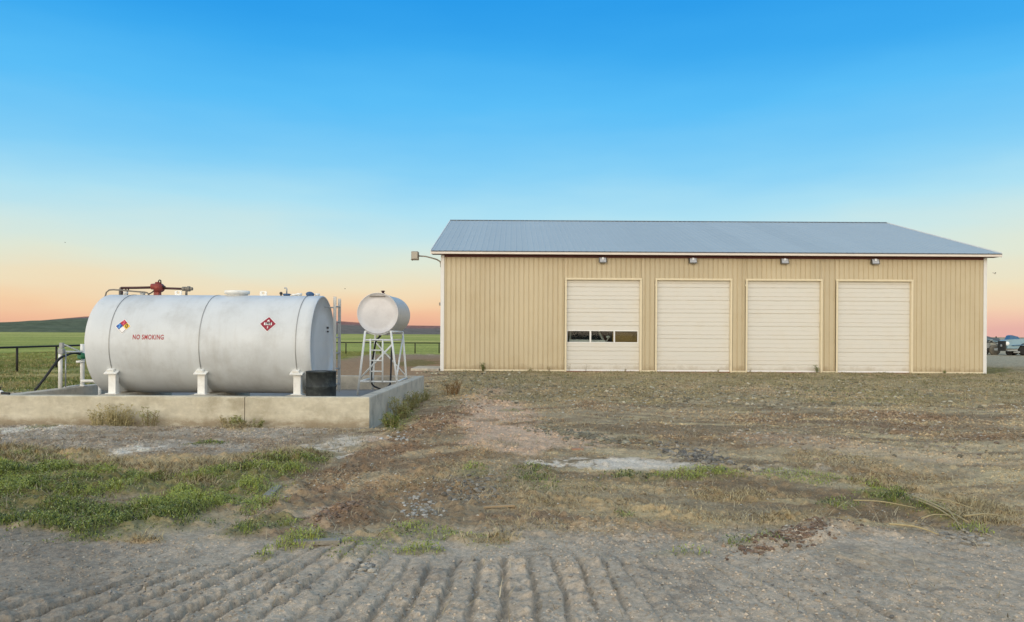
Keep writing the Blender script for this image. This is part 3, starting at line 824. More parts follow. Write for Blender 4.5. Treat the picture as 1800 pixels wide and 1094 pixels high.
# the front wall runs on past the left end of the frame
def wall_seg(o0, o1, i1, i0, bev=.012):
    m_ = MB()
    o0, o1, i0, i1 = [Vector((p[0], p[1], 0)) for p in (o0, o1, i0, i1)]
    bt = Vector((0, 0, -.3)); up = Vector((0, 0, WZ))
    ce = (o0+o1+i0+i1)/4
    n = 24; rows = []
    for k in range(n+1):
        t = k/n
        o_, i_ = o0.lerp(o1, t), i0.lerp(i1, t)
        dv = (i_-o_).normalized()
        j = (random.random()-.5)*.004
        rows.append([o_+bt, o_+up-Vector((0, 0, bev+abs(j)*2)), o_+dv*bev+up+Vector((0, 0, j)), i_-dv*bev+up+Vector((0, 0, j)), i_+up-Vector((0, 0, bev)), i_+bt])
    vs = [v for r in rows for v in r]
    fs = []
    for k in range(n):
        for q in range(5): fs.append((k*6+q, (k+1)*6+q, (k+1)*6+q+1, k*6+q+1))
    fs.append((0, 1, 2, 3, 4, 5)); fs.append(tuple(n*6+q for q in (5, 4, 3, 2, 1, 0)))
    m_.add(vs, fs, False)
    return m_
jx = P(430, 720, 12.27).x
wall_seg((-10.9, 12.27), (jx-.006, 12.27), (jx-.006, 12.47), (-10.9, 12.47)).build('front_wall', M['concrete'], bund)
wall_seg((jx+.006, 12.27), A[1], Bi[1], (jx+.006, 12.47)).build('front_wall', M['concrete'], bund)
wall_seg(A[1], A[2], Bi[2], Bi[1]).build('side_wall', M['concrete_grey'], bund)
wall_seg((A[2][0]-.202, A[2][1]), A[3], Bi[3], (Bi[2][0]-.003, Bi[2][1])).build('back_wall', M['concrete_grey'], bund)
wall_seg((-8.56, 18.515), (-8.56, 12.475), (-8.36, 12.475), (-8.36, 18.515)).build('side_wall', M['concrete_grey'], bund)
fl = MB(); nx, ny = 40, 40
vs = []
for j in range(ny+1):
    for i in range(nx+1):
        x = -8.4+i/nx*6.0; y = 12.4+j/ny*6.15
        vs.append((x, y, 0.10+0.02*(vnoise(x*1.5, y*1.5, 4)-.5)))
fl.add(vs, [(j*(nx+1)+i, j*(nx+1)+i+1, (j+1)*(nx+1)+i+1, (j+1)*(nx+1)+i) for j in range(ny) for i in range(nx)], True)
fl.build('floor', M['concrete_floor'], bund)

# ------------------------------------------------------------------ big fuel tank
TY, TZ, TR = 14.0, 1.286, 0.92
TX0, TX1 = -7.57, -3.57
tank = thing('fuel_tank', (-5.57, TY, .40), 'large white horizontal fuel tank strapped on legs inside the concrete wall', 'fuel tank')
sh = MB()
prof = [(0.0, TR-.012), (.012, TR)]
k = 0
while k < 40: k += 1; prof.append((.012+k*(3.976/40), TR))
prof.append((4.0, TR-.012))
vs = []; n = 128
sh.lathe((TX0, TY, TZ), (1, 0, 0), prof, n)
sh.f = sh.f[:-2]; sh.m = sh.m[:-2]; sh.sm = sh.sm[:-2]
# raised circumferential weld beads
sh.build('shell', M['tank_white'], tank)
for x, s_ in ((TX1, 1), (TX0, -1)):
    cp = MB().lathe((x-s_*.03, TY, TZ), (s_, 0, 0), [(0, TR-.012), (.028, TR-.014), (.028, TR-.03), (.012, TR-.034), (.014, TR*.6), (.016, .01)], n)
    cp.build('end_cap', M['tank_cap'], tank)
def ring(x, a0, a1, r, w, h, m_=None, n=72):
    """flat band round the tank between angles (0 = front, up positive)"""
    m_ = m_ or MB(); vs = []
    for i in range(n+1):
        a = a0+(a1-a0)*i/n
        for rr, xx in ((r, x-w/2), (r+h, x-w/2), (r+h, x+w/2), (r, x+w/2)):
            vs.append((xx, TY-rr*math.cos(a), TZ+rr*math.sin(a)))
    fs = []
    for i in range(n):
        for q in range(4): fs.append((i*4+q, i*4+(q+1) % 4, (i+1)*4+(q+1) % 4, (i+1)*4+q))
    m_.add(vs, fs, False); return m_
for x in (-7.13, -5.54, -3.83):
    ring(x, math.radians(-36), math.radians(216), TR+.001, .013, .005).build('strap', M['strap'], tank)
    for s_ in (-1, 1):
        y0 = TY+s_*0.80
        lg = MB()
        lg.bbox(x-.065, x+.065, y0-.012, y0+.012, .41, .78, .003)
        lg.box(x-.065, x-.053, y0-.05*s_-.05, y0-.05*s_+.05, .41, .775) if s_ > 0 else lg.box(x-.065, x-.053, y0+.013, y0+.10, .41, .775)
        if s_ < 0: lg.box(x+.053, x+.065, y0+.013, y0+.10, .41, .775)
        lg.bbox(x-.10, x+.10, y0-.06, y0+.12, .395, .412, .004)
        leg = lg.build('leg', M['white_steel'], tank)
        br = MB()
        R_ = Matrix.Translation((x, y0, .795)) @ Matrix.Rotation(math.radians(24*s_*-1), 4, 'X')
        br.bbox(-.115, .115, -.09, .09, -.012, .012, .004, R_)
        br.bbox(-.07, .05, -.05, .05, .013, .06, .006, R_)
        br.build('bracket', M['white_steel'], leg)
    # cross web of the saddle below the shell
    sd = MB()
    pl = []
    for i in range(13):
        a = math.radians(-150+i*10)
        pl.append((TY+(TR+.002)*math.cos(a+PI)*-1, TZ+(TR+.002)*math.sin(a)))
    pl2 = [(y, .41) for y, z in pl]
    vs = [(xx, y, z) for xx in (x-.008, x+.008) for y, z in pl+pl2[::-1]]
    m2 = len(pl)*2
    fs = []
    L_ = len(pl)
    for b0 in (0, m2):
        for i in range(L_-1): fs.append((b0+i, b0+i+1, b0+m2-2-i, b0+m2-1-i))
    sd.add(vs, fs, False)
    sd.build('saddle', M['white_steel'], tank)
# fittings along the top (at their pixel places in the plane of the axis)
def T(px, py, dy=0): return P(px, py, TY+dy)
topz = TZ+TR
# manhole
c = T(417, 519); c.z = topz-.03
MB().lathe(c, (0, 0, 1), [(0, .19), (.055, .19), (.056, .225), (.078, .225), (.08, .228), (.112, .228), (.118, .215)], 40).build('manhole', M['white_steel'], tank)
# lifting lugs: plate with a hole
def lug(px):
    c = T(px, 516); m_ = MB(); w, h, r = .065, .105, .026
    z0 = topz-.02; n = 16; cz = z0+.068
    outer = []
    for i in range(n):
        a = 2*PI*i/n
        dx, dz = math.cos(a), math.sin(a)
        s_ = min(w/max(abs(dx), 1e-6), (h-.068 if dz > 0 else .068)/max(abs(dz), 1e-6))
        outer.append((c.x+dx*s_, cz+dz*s_))
    inner = [(c.x+r*math.cos(2*PI*i/n), cz+r*math.sin(2*PI*i/n)) for i in range(n)]
    y0, y1 = TY-.009, TY+.009
    vs = [(x, y0, z) for x, z in outer]+[(x, y0, z) for x, z in inner]+[(x, y1, z) for x, z in outer]+[(x, y1, z) for x, z in inner]
    fs = []
    for i in range(n):
        j = (i+1) % n
        fs += [(i, j, n+j, n+i), (2*n+j, 2*n+i, 3*n+i, 3*n+j), (j, i, 2*n+i, 2*n+j), (n+i, n+j, 3*n+j, 3*n+i)]
    m_.add(vs, fs, False); m_.build('lifting_lug', M['white_steel'], tank)
lug(313.5); lug(463)
def stub(px, py, r, h, mat, name='pipe_fitting', y=0.0, cap=True):
    c = T(px, py, y); z0 = topz-(TR-math.sqrt(max(TR*TR-y*y, 0)))-.02
    pr = [(0, r*.8), (h*.55, r*.8), (h*.56, r), (h*.9, r), (h, r*.75)] if cap else [(0, r), (h, r)]
    return MB().lathe((c.x, TY+y, z0), (0, 0, 1), pr, 16).build(name, mat, tank)
stub(221, 516, .045, .08, M['white_steel']); stub(251, 515, .05, .085, M['white_steel'])
stub(518, 517, .06, .055, M['white_steel']); stub(526, 517, .055, .07, M['white_steel']); stub(558, 519, .05, .065, M['white_steel'])
stub(504, 518, .075, .06, M['blue_fit'])
c = T(504, 518)
MB().tube([(c.x, TY, topz+.03), (c.x, TY, topz+.13), (c.x-.015, TY, topz+.15), (c.x-.045, TY, topz+.145)], .013, 8).build('vent_pipe', M['galv'], tank)
c = T(494, 516); MB().tube([(c.x, TY, topz-.02), (c.x, TY, topz+.03)], .015, 8).ball((c.x, TY, topz+.045), .03).build('gauge', M['black_iron'], tank)
c = T(544.5, 518); MB().lathe((c.x, TY, topz-.02), (.12, 0, 1), [(0, .05), (.03, .075), (.06, .085), (.085, .06), (.1, .02)], 8, False).build('fill_cap', M['blue_fit'], tank)
# thin breather line at the left end
MB().tube([T(184.5, 530, -.1), T(184.7, 522, -.1), T(187, 514, -.1), T(192, 510, -.1), T(200, 509.5, -.1), T(215, 510.5, -.1), T(235, 512.5, -.1), T(254, 513.8, -.1), T(259, 515, -.1), T(262, 518.5, -.1)], .014, 8).build('breather_line', M['grey_pipe'], tank)
MB().tube([T(211, 521), T(211, 509), T(212, 507), T(214, 506.5)], .022, 10).build('riser_pipe', M['grey_pipe'], tank)
MB().tube([T(214.3, 521, .2), T(214.3, 507, .2)], .02, 10).build('riser_pipe', M['dark_pipe'], tank)
MB().tube([T(213, 506.5), T(240, 506.2), T(268, 505.6)], .024, 10).build('suction_pipe', M['dark_pipe'], tank)
MB().tube([T(286, 507), T(305, 507.5), T(324, 508.2)], .022, 10).build('delivery_pipe', M['dark_pipe'], tank)
un = MB().lathe(T(320, 508), (1, 0, 0), [(0, .03), (.01, .04), (.05, .04), (.055, .03), (.1, .034), (.105, .05), (.15, .05), (.155, .032), (.2, .03)], 12, False)
un.build('pipe_union', M['grey_pipe'], tank)
MB().tube([T(327.5, 509), T(327.5, 520)], .022, 10).tube([T(322, 507), T(326, 505.5), T(333, 507)], .014, 8).build('riser_pipe', M['grey_pipe'], tank)
MB().tube([T(226.5, 508), T(224, 512), T(224, 520)], .012, 8).tube([T(219, 507.5), T(223.5, 511)], .01, 8).build('pipe_support', M['dark_pipe'], tank)
pump = MB()
pump.lathe(T(265.5, 504.2), (1, 0, .04), [(0, .03), (.01, .055), (.1, .06), (.11, .075), (.17, .078), (.185, .06), (.2, .04)], 18)
pump.lathe(T(279, 506), (0, -1, 0), [(-.09, .05), (-.08, .085), (.06, .085), (.075, .06), (.1, .05)], 18)
pump.bbox(T(275, 0).x, T(284.5, 0).x, TY-.06, TY+.06, T(0, 515.5).z-.05, T(0, 507).z-.05, .012)
pump.tube([T(274, 512), T(273.5, 521)], .036, 12)
pump.bbox(T(276.5, 0).x, T(283, 0).x, TY-.04, TY+.04, T(279, 503).z, T(279, 496).z, .01)
pu = pump.build('fuel_pump', M['rust_red'], tank)
MB().tube([T(278, 499), T(278.8, 494), T(280.5, 492.3), T(282.5, 493.3), T(283, 499.5)], .012, 8).build('handle', M['black_iron'], pu)
MB().lathe(T(284, 504.5), (1, 0, 0), [(0, .03), (.03, .03), (.031, .018), (.07, .018)], 10, False).build('shaft_cap', M['black_iron'], pu)
MB().tube([T(271, 511), T(267, 514.5), T(262, 517), T(260, 520)], .012, 8).build('drain_tube', M['black_iron'], tank)
# end cap fittings: small plate and gauge, lugs where the ladder is fixed
cx = TX1+.0
ycap = 14.0+.35
g1 = P(571.5, 580, ycap)
m_ = MB().bbox(cx-.012, cx+.006, ycap-.05, ycap+.05, g1.z+.02, g1.z+.06, .003).bbox(cx-.012, cx+.012, ycap-.03, ycap+.03, g1.z-.05, g1.z-.02, .003)
m_.build('data_plate', M['black_iron'], tank)
# fixed ladder on the right end, seen edge on
LX = -3.385; ly0, ly1 = 14.12, 14.5
ld = MB().bbox(LX-.028, LX+.028, ly0-.012, ly0+.012, .36, 2.20, .003).bbox(LX-.028, LX+.028, ly1-.012, ly1+.012, .36, 2.18, .003)
la = ld.build('ladder', M['galv'], tank)
for i in range(6):
    z = .52+i*.30
    MB().tube([(LX, ly0+.012, z), (LX, ly1-.012, z)], .012, 8).build('rung', M['galv'], la)
for z in (.62, 2.0):
    for y in (ly0, ly1):
        if (y-TY)**2+(z-TZ)**2 < .8: MB().bar((TX1-.012, y, z), (LX-.028, y, z), .03, .012).build('ladder_bracket', M['galv'], la)

# ---- decals that follow the shell
def on_shell(X0, ang0, s, t, off):
    r = TR+off; a = ang0+t/TR
    return Vector((X0+s, TY-r*math.cos(a), TZ+r*math.sin(a)))
def shell_at(px, py):
    """axial position and angle of the shell point seen at a pixel"""
    u, v = uv(px, py)
    dy, dz = 1.0, -v/F
    oy, oz = -TY, HC-TZ
    a = dy*dy+dz*dz; b = 2*(oy*dy+oz*dz); c = oy*oy+oz*oz-TR*TR
    t = (-b-math.sqrt(b*b-4*a*c))/(2*a)
    y = t; z = HC+t*dz
    return u/F*t, math.atan2(z-TZ, TY-y)
def quad_patch(m_, X0, a0, p00, p10, p11, p01, off, n=6):
    vs = []
    for j in range(n+1):
        for i in range(n+1):
            s, t = i/n, j/n
            p = [(p00[q]*(1-s)+p10[q]*s)*(1-t)+(p01[q]*(1-s)+p11[q]*s)*t for q in (0, 1)]
            vs.append(on_shell(X0, a0, p[0], p[1], off))
    m_.add(vs, [(j*(n+1)+i, j*(n+1)+i+1, (j+1)*(n+1)+i+1, (j+1)*(n+1)+i) for j in range(n) for i in range(n)], False)
def text_mesh(txt, size, bold=0.0):
    cu = bpy.data.curves.new('lettering', 'FONT'); cu.body = txt; cu.size = size; cu.align_x = 'CENTER'; cu.align_y = 'CENTER'; cu.offset = bold; cu.resolution_u = 4; cu.space_character = 1.12 if ' ' in txt else 1.0
    ob = bpy.data.objects.new('lettering_tmp', cu); COL.objects.link(ob)
    dg = bpy.context.evaluated_depsgraph_get(); ev = ob.evaluated_get(dg); me = ev.to_mesh()
    vs = [(v.co.x, v.co.y) for v in me.vertices]; fs = [tuple(p.vertices) for p in me.polygons]
    ev.to_mesh_clear(); bpy.data.objects.remove(ob); bpy.data.curves.remove(cu)
    return vs, fs
def shell_text(m_, X0, a0, txt, size, ds, dt, off, bold=0.0, sx=1.0):
    vs, fs = text_mesh(txt, size, bold)
    m_.add([on_shell(X0, a0, x*sx+ds, y+dt, off) for x, y in vs], fs, False)
# hazard diamond
X0, a0 = shell_at(216.5, 573.8); h = .142
m_ = MB(); quad_patch(m_, X0, a0, (0, -h), (h, 0), (0, h), (-h, 0), .003)
hd_ = m_.build('hazard_diamond', M['dec_white'], tank)
g = h*.90; e = .004
m_ = MB(); m_.mi = 3
quad_patch(m_, X0, a0, (0, -g), (g, 0), (0, g), (-g, 0), .0045)
m_.mi = 4; q = g-.008
quad_patch(m_, X0, a0, (0, -q), (q/2, -q/2), (0, 0), (-q/2, -q/2), .006)
for mi, cc in ((0, (0, .5)), (1, (-.5, 0)), (2, (.5, 0))):
    m_.mi = mi; w_ = g/2-e*.5; cx_, cy_ = cc[0]*g, cc[1]*g
    quad_patch(m_, X0, a0, (cx_, cy_-w_), (cx_+w_, cy_), (cx_, cy_+w_), (cx_-w_, cy_), .006)
m_.build('colour_fields', [M['dec_red'], M['dec_blue'], M['dec_yellow'], M['dec_black'], M['dec_white']], hd_)
for txt, ds, dt, mt, nm in (('2', 0, .5*g, 'dec_pink', 'red_digit'), ('2', -.5*g, 0, 'dec_ltblue', 'blue_digit'), ('0', .5*g, 0, 'dec_black', 'yellow_digit')):
    m_ = MB(); shell_text(m_, X0, a0, txt, .095, ds, dt, .0075, .003); m_.build('numeral', M[mt], hd_)
# NO SMOKING
X0, a0 = shell_at(260.5, 593.3)
m_ = MB(); shell_text(m_, X0, a0, 'NO SMOKING', .118, 0, 0, .003, .0030, .68)
m_.build('no_smoking_lettering', M['dec_letter'], tank)
# flammable liquid placard
X0, a0 = shell_at(471.2, 569.8); h = .152
m_ = MB(); quad_patch(m_, X0, a0, (0, -h), (h, 0), (0, h), (-h, 0), .003)
pl_ = m_.build('placard', M['dec_white'], tank)
m_ = MB(); g = h*.92; quad_patch(m_, X0, a0, (0, -g), (g, 0), (0, g), (-g, 0), .0045)
m_.build('red_field', M['dec_crimson'], pl_)
m_ = MB(); quad_patch(m_, X0, a0, (-.070, -.024), (.070, -.024), (.070, .026), (-.070, .026), .006)
flame = [(-.018, .042), (.018, .042), (.022, .056), (.014, .068), (.007, .090), (-.003, .074), (-.010, .078), (-.019, .062)]
m_.add([on_shell(X0, a0, x, y, .006) for x, y in flame], [tuple(range(len(flame)))], False)
m_.build('white_field', M['dec_white'], pl_)
m_ = MB(); fl2 = [(-.007, .043), (.007, .043), (.007, .052), (0, .060), (-.007, .052)]
m_.add([on_shell(X0, a0, x, y, .0075) for x, y in fl2], [tuple(range(len(fl2)))], False); m_.build('flame_core', M['dec_crimson'], pl_)
m_ = MB(); shell_text(m_, X0, a0, '1993', .060, 0, .001, .0075, .0026, .98); m_.build('numeral', M['dec_black'], pl_)
m_ = MB(); shell_text(m_, X0, a0, '3', .05, 0, -.068, .006, .002); m_.build('class_numeral', M['dec_white'], pl_)

# concrete sleepers under the legs
sl_lab = ['concrete sleeper under the left leg of the big fuel tank', 'concrete sleeper under the middle leg of the big fuel tank', 'concrete sleeper under the right leg of the big tank, by the drum']
for i, x in enumerate((-7.13, -5.54, -3.83)):
    MB().bbox(x-.17, x+.22, 12.95, 15.05, .085, .394, .012).build_thing('concrete_sleeper', M['concrete_grey'], sl_lab[i], 'concrete block', 'concrete sleepers under the big tank')

# black drum
dr = thing('steel_drum', (P(565, 660, 12.82).x, 12.80, .11), 'black steel drum standing at the right end of the big tank', 'drum')
c = ORG[dr.name]; r = .255; H = .735
pr = [(0, r-.012), (.004, r+.006), (.018, r+.006), (.022, r)]
for zz in (.235, .475): pr += [(zz-.025, r), (zz-.008, r+.011), (zz+.008, r+.011), (zz+.025, r)]
pr += [(H-.02, r), (H-.018, r+.007), (H, r+.007), (H+.002, r-.008), (H-.016, r-.012)]
body = MB().lathe(c, (0, 0, 1), pr, 48); body.build('body', M['drum'], dr)
lid = MB().lathe(c+Vector((0, 0, H-.03)), (0, 0, 1), [(0, .05), (.016, r-.013), (.02, r*.5), (.02, .01)], 40)
lidm = lid.build('lid', pm('worn_drum_lid', (120, 118, 112), .5, .2, .2, 10), dr)
MB().lathe(c+Vector((.1, .1, H-.012)), (0, 0, 1), [(0, .04), (.012, .04), (.014, .03)], 14).build('bung', M['black_iron'], lidm)

# ------------------------------------------------------------------ overhead tank on its stand
SYf, SYr = 16.85, 18.25
zt = P(664, 551, 16.9).z; xt = P(664, 551, 16.9).x; r = .468
ot = thing('overhead_tank', (xt, 17.85, zt-r), 'small round white fuel tank raised on a white pipe stand', 'fuel tank')
L_ = 1.95
MB().lathe((xt, 16.9, zt), (0, 1, 0), [(.004, r), (.02, r+.004), (.035, r+.004), (.04, r-.004)]+[(.04+i*.12, r-.004) for i in range(1, 16)]+[(L_-.04, r-.004), (L_-.03, r+.004), (L_, r+.004)], 72).build('shell', M['small_tank'], ot)
MB().lathe((xt, 16.9, zt), (0, -1, 0), [(-.006, r-.001), (.010, r+.003), (.010, r-.009), (.003, r-.012), (.004, r*.7), (.006, r*.35), (.007, .01)], 72).build('end_cap', pm('small_tank_lit_end', (218, 213, 209), .45, .1, .07, 3, .06, 20, dirt=(178, 170, 166), dirt_amt=.45, dirt_scale=2.2), ot)  # front end painted lighter and pinker, the light on it put into the colour
MB().lathe((xt, 16.9+L_, zt), (0, 1, 0), [(-.006, r-.001), (.012, r+.003), (.012, r-.014), (0, r-.018), (.01, .01)], 48).build('end_cap', M['small_tank'], ot)
MB().lathe((xt+.03, 17.4, zt+r-.02), (0, 0, 1), [(0, .05), (.035, .05), (.036, .03), (.075, .03), (.076, .05), (.09, .05), (.10, .03)], 14).build('vent_cap', M['dark_pipe'], ot)
MB().bbox(xt-.18, xt+.17, 16.868, 16.892, zt+.375, zt+.40, .004).build('end_bracket', M['grey_pipe'], ot)
fb = P(664, 588, 17.1)
MB().lathe((xt+.02, 17.1, zt-r-.07), (0, 0, 1), [(0, .02), (.02, .035), (.05, .03), (.09, .03)], 12).build('outlet_valve', M['black_iron'], ot)
def hose_pts(pts, n=30):
    """smooth curve through points"""
    pts = [Vector(p) for p in pts]; out = []
    for i in range(len(pts)-1):
        p0, p1, p2, p3 = pts[max(i-1, 0)], pts[i], pts[i+1], pts[min(i+2, len(pts)-1)]
        for k in range(n//(len(pts)-1)+1):
            t = k/(n//(len(pts)-1)+1)
            out.append(0.5*((2*p1)+(p2-p0)*t+(2*p0-5*p1+4*p2-p3)*t*t+(3*p1-p0-3*p2+p3)*t**3))
    out.append(pts[-1]); return out
MB().tube(hose_pts([(xt+.02, 17.1, zt-r-.06), P(661, 600, 17.2), P(658, 615, 17.3), P(654, 640, 17.4), P(653, 664, 17.5), P(655, 677, 17.6), P(668, 684, 17.5)]), .022, 8).build('hose', M['black_rubber'], ot)
MB().tube(hose_pts([P(688, 592, 17.9), P(688.5, 610, 17.8), P(687.5, 640, 17.7), P(686.5, 668, 17.6), P(684.5, 678, 17.5), P(676, 683, 17.3)]), .022, 8).build('hose', M['black_rubber'], ot)
st = thing('tank_stand', (xt, 17.5, .1), 'white welded pipe stand with a ladder carrying the small round tank', 'stand')
ft = {'fl': (P(642, 583, SYf), P(628.5, 696, SYf)), 'fr': (P(687, 583, SYf), P(700.5, 696, SYf))}
zr = ft['fl'][0].z
rl = Vector((ft['fl'][0].x-.02, SYr, zr)); rr_ = Vector((-2.70, SYr, zr))
ft['rl'] = (rl, Vector((P(654, 678, SYr).x, SYr+.03, .1))); ft['rr'] = (rr_, Vector((P(715.8, 671, SYr).x, SYr+.03, .1)))
for k_, (a, b) in ft.items():
    b = Vector(b); b.z = .1
    ft[k_] = (a, b)
    MB().tube([a, b], .025, 12).build('leg', M['white_steel'], st)
def on(k_, z):
    a, b = ft[k_]; t = (a.z-z)/(a.z-b.z); return a.lerp(b, t)
def rod(a, b, name, rd=.022): MB().tube([a, b], rd, 10).build(name, M['white_steel'], st)
rod(ft['fl'][0], ft['rl'][0], 'top_rail', .022); rod(ft['fr'][0], ft['rr'][0], 'top_rail', .022)
zu, zl = 1.35, .405
for a, b in (('fl', 'fr'), ('rl', 'rr')): rod(on(a, zu), on(b, zu), 'cross_bar', .021)
for a, b in (('fl', 'fr'), ('fl', 'rl'), ('fr', 'rr')): rod(on(a, zl), on(b, zl), 'cross_bar', .020)
rod(on('fl', zl+.06), on('fr', zu-.09), 'brace', .020); rod(on('rl', zu-.05), on('rr', zl+.05), 'brace', .018); rod(on('rr', zr-.10), on('fr', zl+.08), 'brace', .019)
# saddle plates that touch the small tank
for a, b in (('fl', 'fr'), ('rl', 'rr')):
    yy = SYf+.10 if a == 'fl' else SYr-.1
    pa = []
    for i in range(11):
        t = -.62+1.24*i/10
        pa.append((xt+r*math.sin(t), zt-r*math.cos(t)-.001))
    mm = MB()
    mm.prism(pa+[(x, z-.035) for x, z in reversed(pa)], yy-.02, yy+.02); mm.build('saddle', M['white_steel'], st)
lx0, lx1 = P(651, 640, SYf-.03).x, P(672.5, 640, SYf-.03).x
ll = MB().tube([(lx0, SYf-.035, zl), (lx0, SYf-.035, zu+.03)], .019, 8).tube([(lx1, SYf-.035, zl), (lx1, SYf-.035, zu+.03)], .019, 8)
lad = ll.build('ladder', M['white_steel'], st)
for py in (597.5, 616, 634, 653):
    z = P(661, py, SYf).z
    MB().tube([(lx0, SYf-.035, z), (lx1, SYf-.035, z)], .016, 8).build('rung', M['white_steel'], lad)

# ------------------------------------------------------------------ fuel dispenser posts on the left wall
rk = thing('hose_rack', (-8.45, 14.15, WZ), 'white pipe posts with grey boxes and crossbars mounted on the left wall', 'pipe rack')
p1 = Vector((-8.46, 13.86, WZ)); p2 = Vector((-8.42, 14.50, WZ))
t1 = P(108.5, 613, 13.86).z; t2 = P(146, 605, 14.5).z
MB().tube([p1, (p1.x, p1.y, t1)], .035, 12).build('post', M['white_steel'], rk)
po = MB().tube([p2, (p2.x, p2.y, t2)], .038, 12).bbox(p2.x-.09, p2.x+.07, p2.y-.05, p2.y+.05, WZ-.002, WZ+.02, .004)
po.build('post', M['white_steel'], rk)
b1 = P(108, 618, 13.86); b2 = P(108.3, 607.5, 13.86)
MB().bbox(b1.x-.045, b1.x+.045, 13.82, 13.92, b1.z-.05, b1.z+.05, .008).bbox(b1.x-.062, b1.x-.046, 13.84, 13.90, b1.z-.02, b1.z+.02, .003).build('junction_box', M['grey_paint'], rk)
MB().bbox(b2.x-.033, b2.x+.033, 13.83, 13.90, b2.z-.05, b2.z+.05, .006).build('junction_box', M['grey_paint'], rk)
rodw = lambda a, b, rd, nm, mt=M['white_steel']: MB().tube([a, b], rd, 8).build(nm, mt, rk)
rodw(P(112, 618.3, 13.9), P(146, 619, 14.5), .016, 'cross_bar'); rodw(P(113, 606, 13.95), P(138, 617, 14.4), .014, 'brace')
rodw((p1.x+.075, 13.9, WZ+.02), P(115.5, 618.6, 13.9), .012, 'conduit', M['galv']); rodw((p1.x+.05, 13.9, WZ+.02), (p2.x, 14.4, WZ+.02), .014, 'cross_bar')
rodw(P(134, 636.5, 14.4), P(149, 635.5, 14.45), .024, 'nozzle_holder')
pe = P(168, 674.5, 14.5)
MB().tube(hose_pts([(p2.x, 14.48, WZ+.1), (p2.x+.2, 14.48, WZ+.1), (pe.x, 14.48, WZ+.09), (pe.x+.09, 14.47, WZ+.05), (pe.x+.11, 14.45, WZ-.08), (pe.x+.11, 14.45, .1)], 20), .03, 10).build('drain_pipe', M['white_steel'], rk)
nz = MB().lathe(P(146, 626, 14.42), (-.5, 0, .5), [(-.06, .02), (-.05, .045), (.03, .05), (.06, .025), (.16, .02)], 12)
nz.bbox(P(141, 0, 14.42).x, P(149, 0, 14.42).x, 14.38, 14.46, P(145, 631, 14.42).z, P(145, 623, 14.42).z, .01)
nz.tube([P(143, 633, 14.4), P(138, 630, 14.4), P(139, 625, 14.4)], .01, 6)
nz.build('nozzle', M['green_valve'], rk)
hp = hose_pts([P(144, 624, 14.42), P(137, 621.5, 14.35), P(128, 621, 14.2), P(118, 624.5, 14.0), P(107, 629, 13.75), P(96, 641, 13.6), P(80, 663, 13.45), P(61, 687, 13.3)], 36)
hs = MB().tube(hp, .022, 8); hs.build_thing('fuel_hose', M['black_rubber'], 'black fuel hose drooping from the green nozzle to the left wall', 'hose')
vp = P(11, 692.5, 12.62)
vv = MB().tube(hose_pts([(vp.x-.5, 12.5, WZ+.02), (vp.x-.25, 12.55, WZ+.022), (vp.x, 12.42, WZ+.03), (vp.x+.1, 12.4, WZ+.03), (vp.x+.22, 12.38, WZ+.02)]), .018, 8)
vv.mi = 1; vv.lathe((vp.x-.05, 12.42, WZ+.035), (1, 0, 0), [(0, .03), (.03, .04), (.1, .04), (.13, .025)], 10)
vv.mi = 0; vv.tube([(vp.x+.03, 12.42, WZ+.04), (vp.x+.035, 12.42, WZ+.12)], .012, 6).bar((vp.x+.0, 12.42, WZ+.12), (vp.x+.07, 12.42, WZ+.125), .014)
vv.build_thing('hose_valve', [M['black_rubber'], M['white_steel']], 'short black hose with a pale valve lying on the left wall top', 'valve')

# ------------------------------------------------------------------ fence
fn = thing('pipe_fence', (-18.6, 30, 0), 'dark pipe fence with one top rail along the pasture', 'fence')
rail_l = [(-18.1, 20.0, .92), (-18.4, 27.5, .92), (-18.65, 32, .92), (-18.7, 44, .9), (-18.7, 54.5, .86)]
rail_b = [(-18.7, 54.5, .86), (-12.3, 54.8, .82), (-7.4, 56.5, .80), (-5.2, 57.0, .80), (0, 57.5, .80), (6, 58, .80)]
MB().tube(rail_l, .038, 8).build('rail', M['fence'], fn); MB().tube(rail_b, .040, 8).build('rail', M['fence_far'], fn)
for x, y in ((-18.2, 22.0), (-18.25, 24.8), (-18.4, 27.5), (-18.6, 30.2), (-18.66, 33), (-18.7, 36), (-18.7, 40), (-18.7, 44), (-18.7, 49)):
    MB().tube([(x, y, -.05), (x, y, .92)], .040, 8).build('post', M['fence'], fn)
for x, y in ((-18.7, 54.5), (-15.5, 54.6), (-12.3, 54.8), (-9.9, 55.6), (-7.4, 56.5), (-5.6, 56.9), (-2.5, 57.3)):
    MB().tube([(x, y, -.05), (x, y, .84)], .045, 8).build('post', M['fence_far'], fn)

# ------------------------------------------------------------------ machines parked beyond the right end
D1 = 60.0
def V1(px, py, dy=0.0): return P(px, py, D1+dy)
def flatz(py): return P(1766, py, D1).z
def xx(px): return P(px, 610, D1).x
def wheel(parent, c, r, w, tyre, rim):
    a = MB().lathe((c[0], c[1], c[2]), (0, 1, 0), [(-w/2, r*.62), (-w/2, r*.9), (-w*.3, r), (w*.3, r), (w/2, r*.9), (w/2, r*.62)], 28).build('wheel', tyre, parent)
    MB().lathe((c[0], c[1], c[2]), (0, -1, 0), [(-w*.2, r*.62), (w*.42, r*.62), (w*.46, r*.5), (w*.3, r*.3), (w*.5, r*.12), (w*.5, .01)], 24).build('rim', rim, a)
tk = thing('old_truck', (xx(1795), D1+1.2, 0), 'faded pale blue old farm truck with a dark grille, nose towards the shop', 'truck')
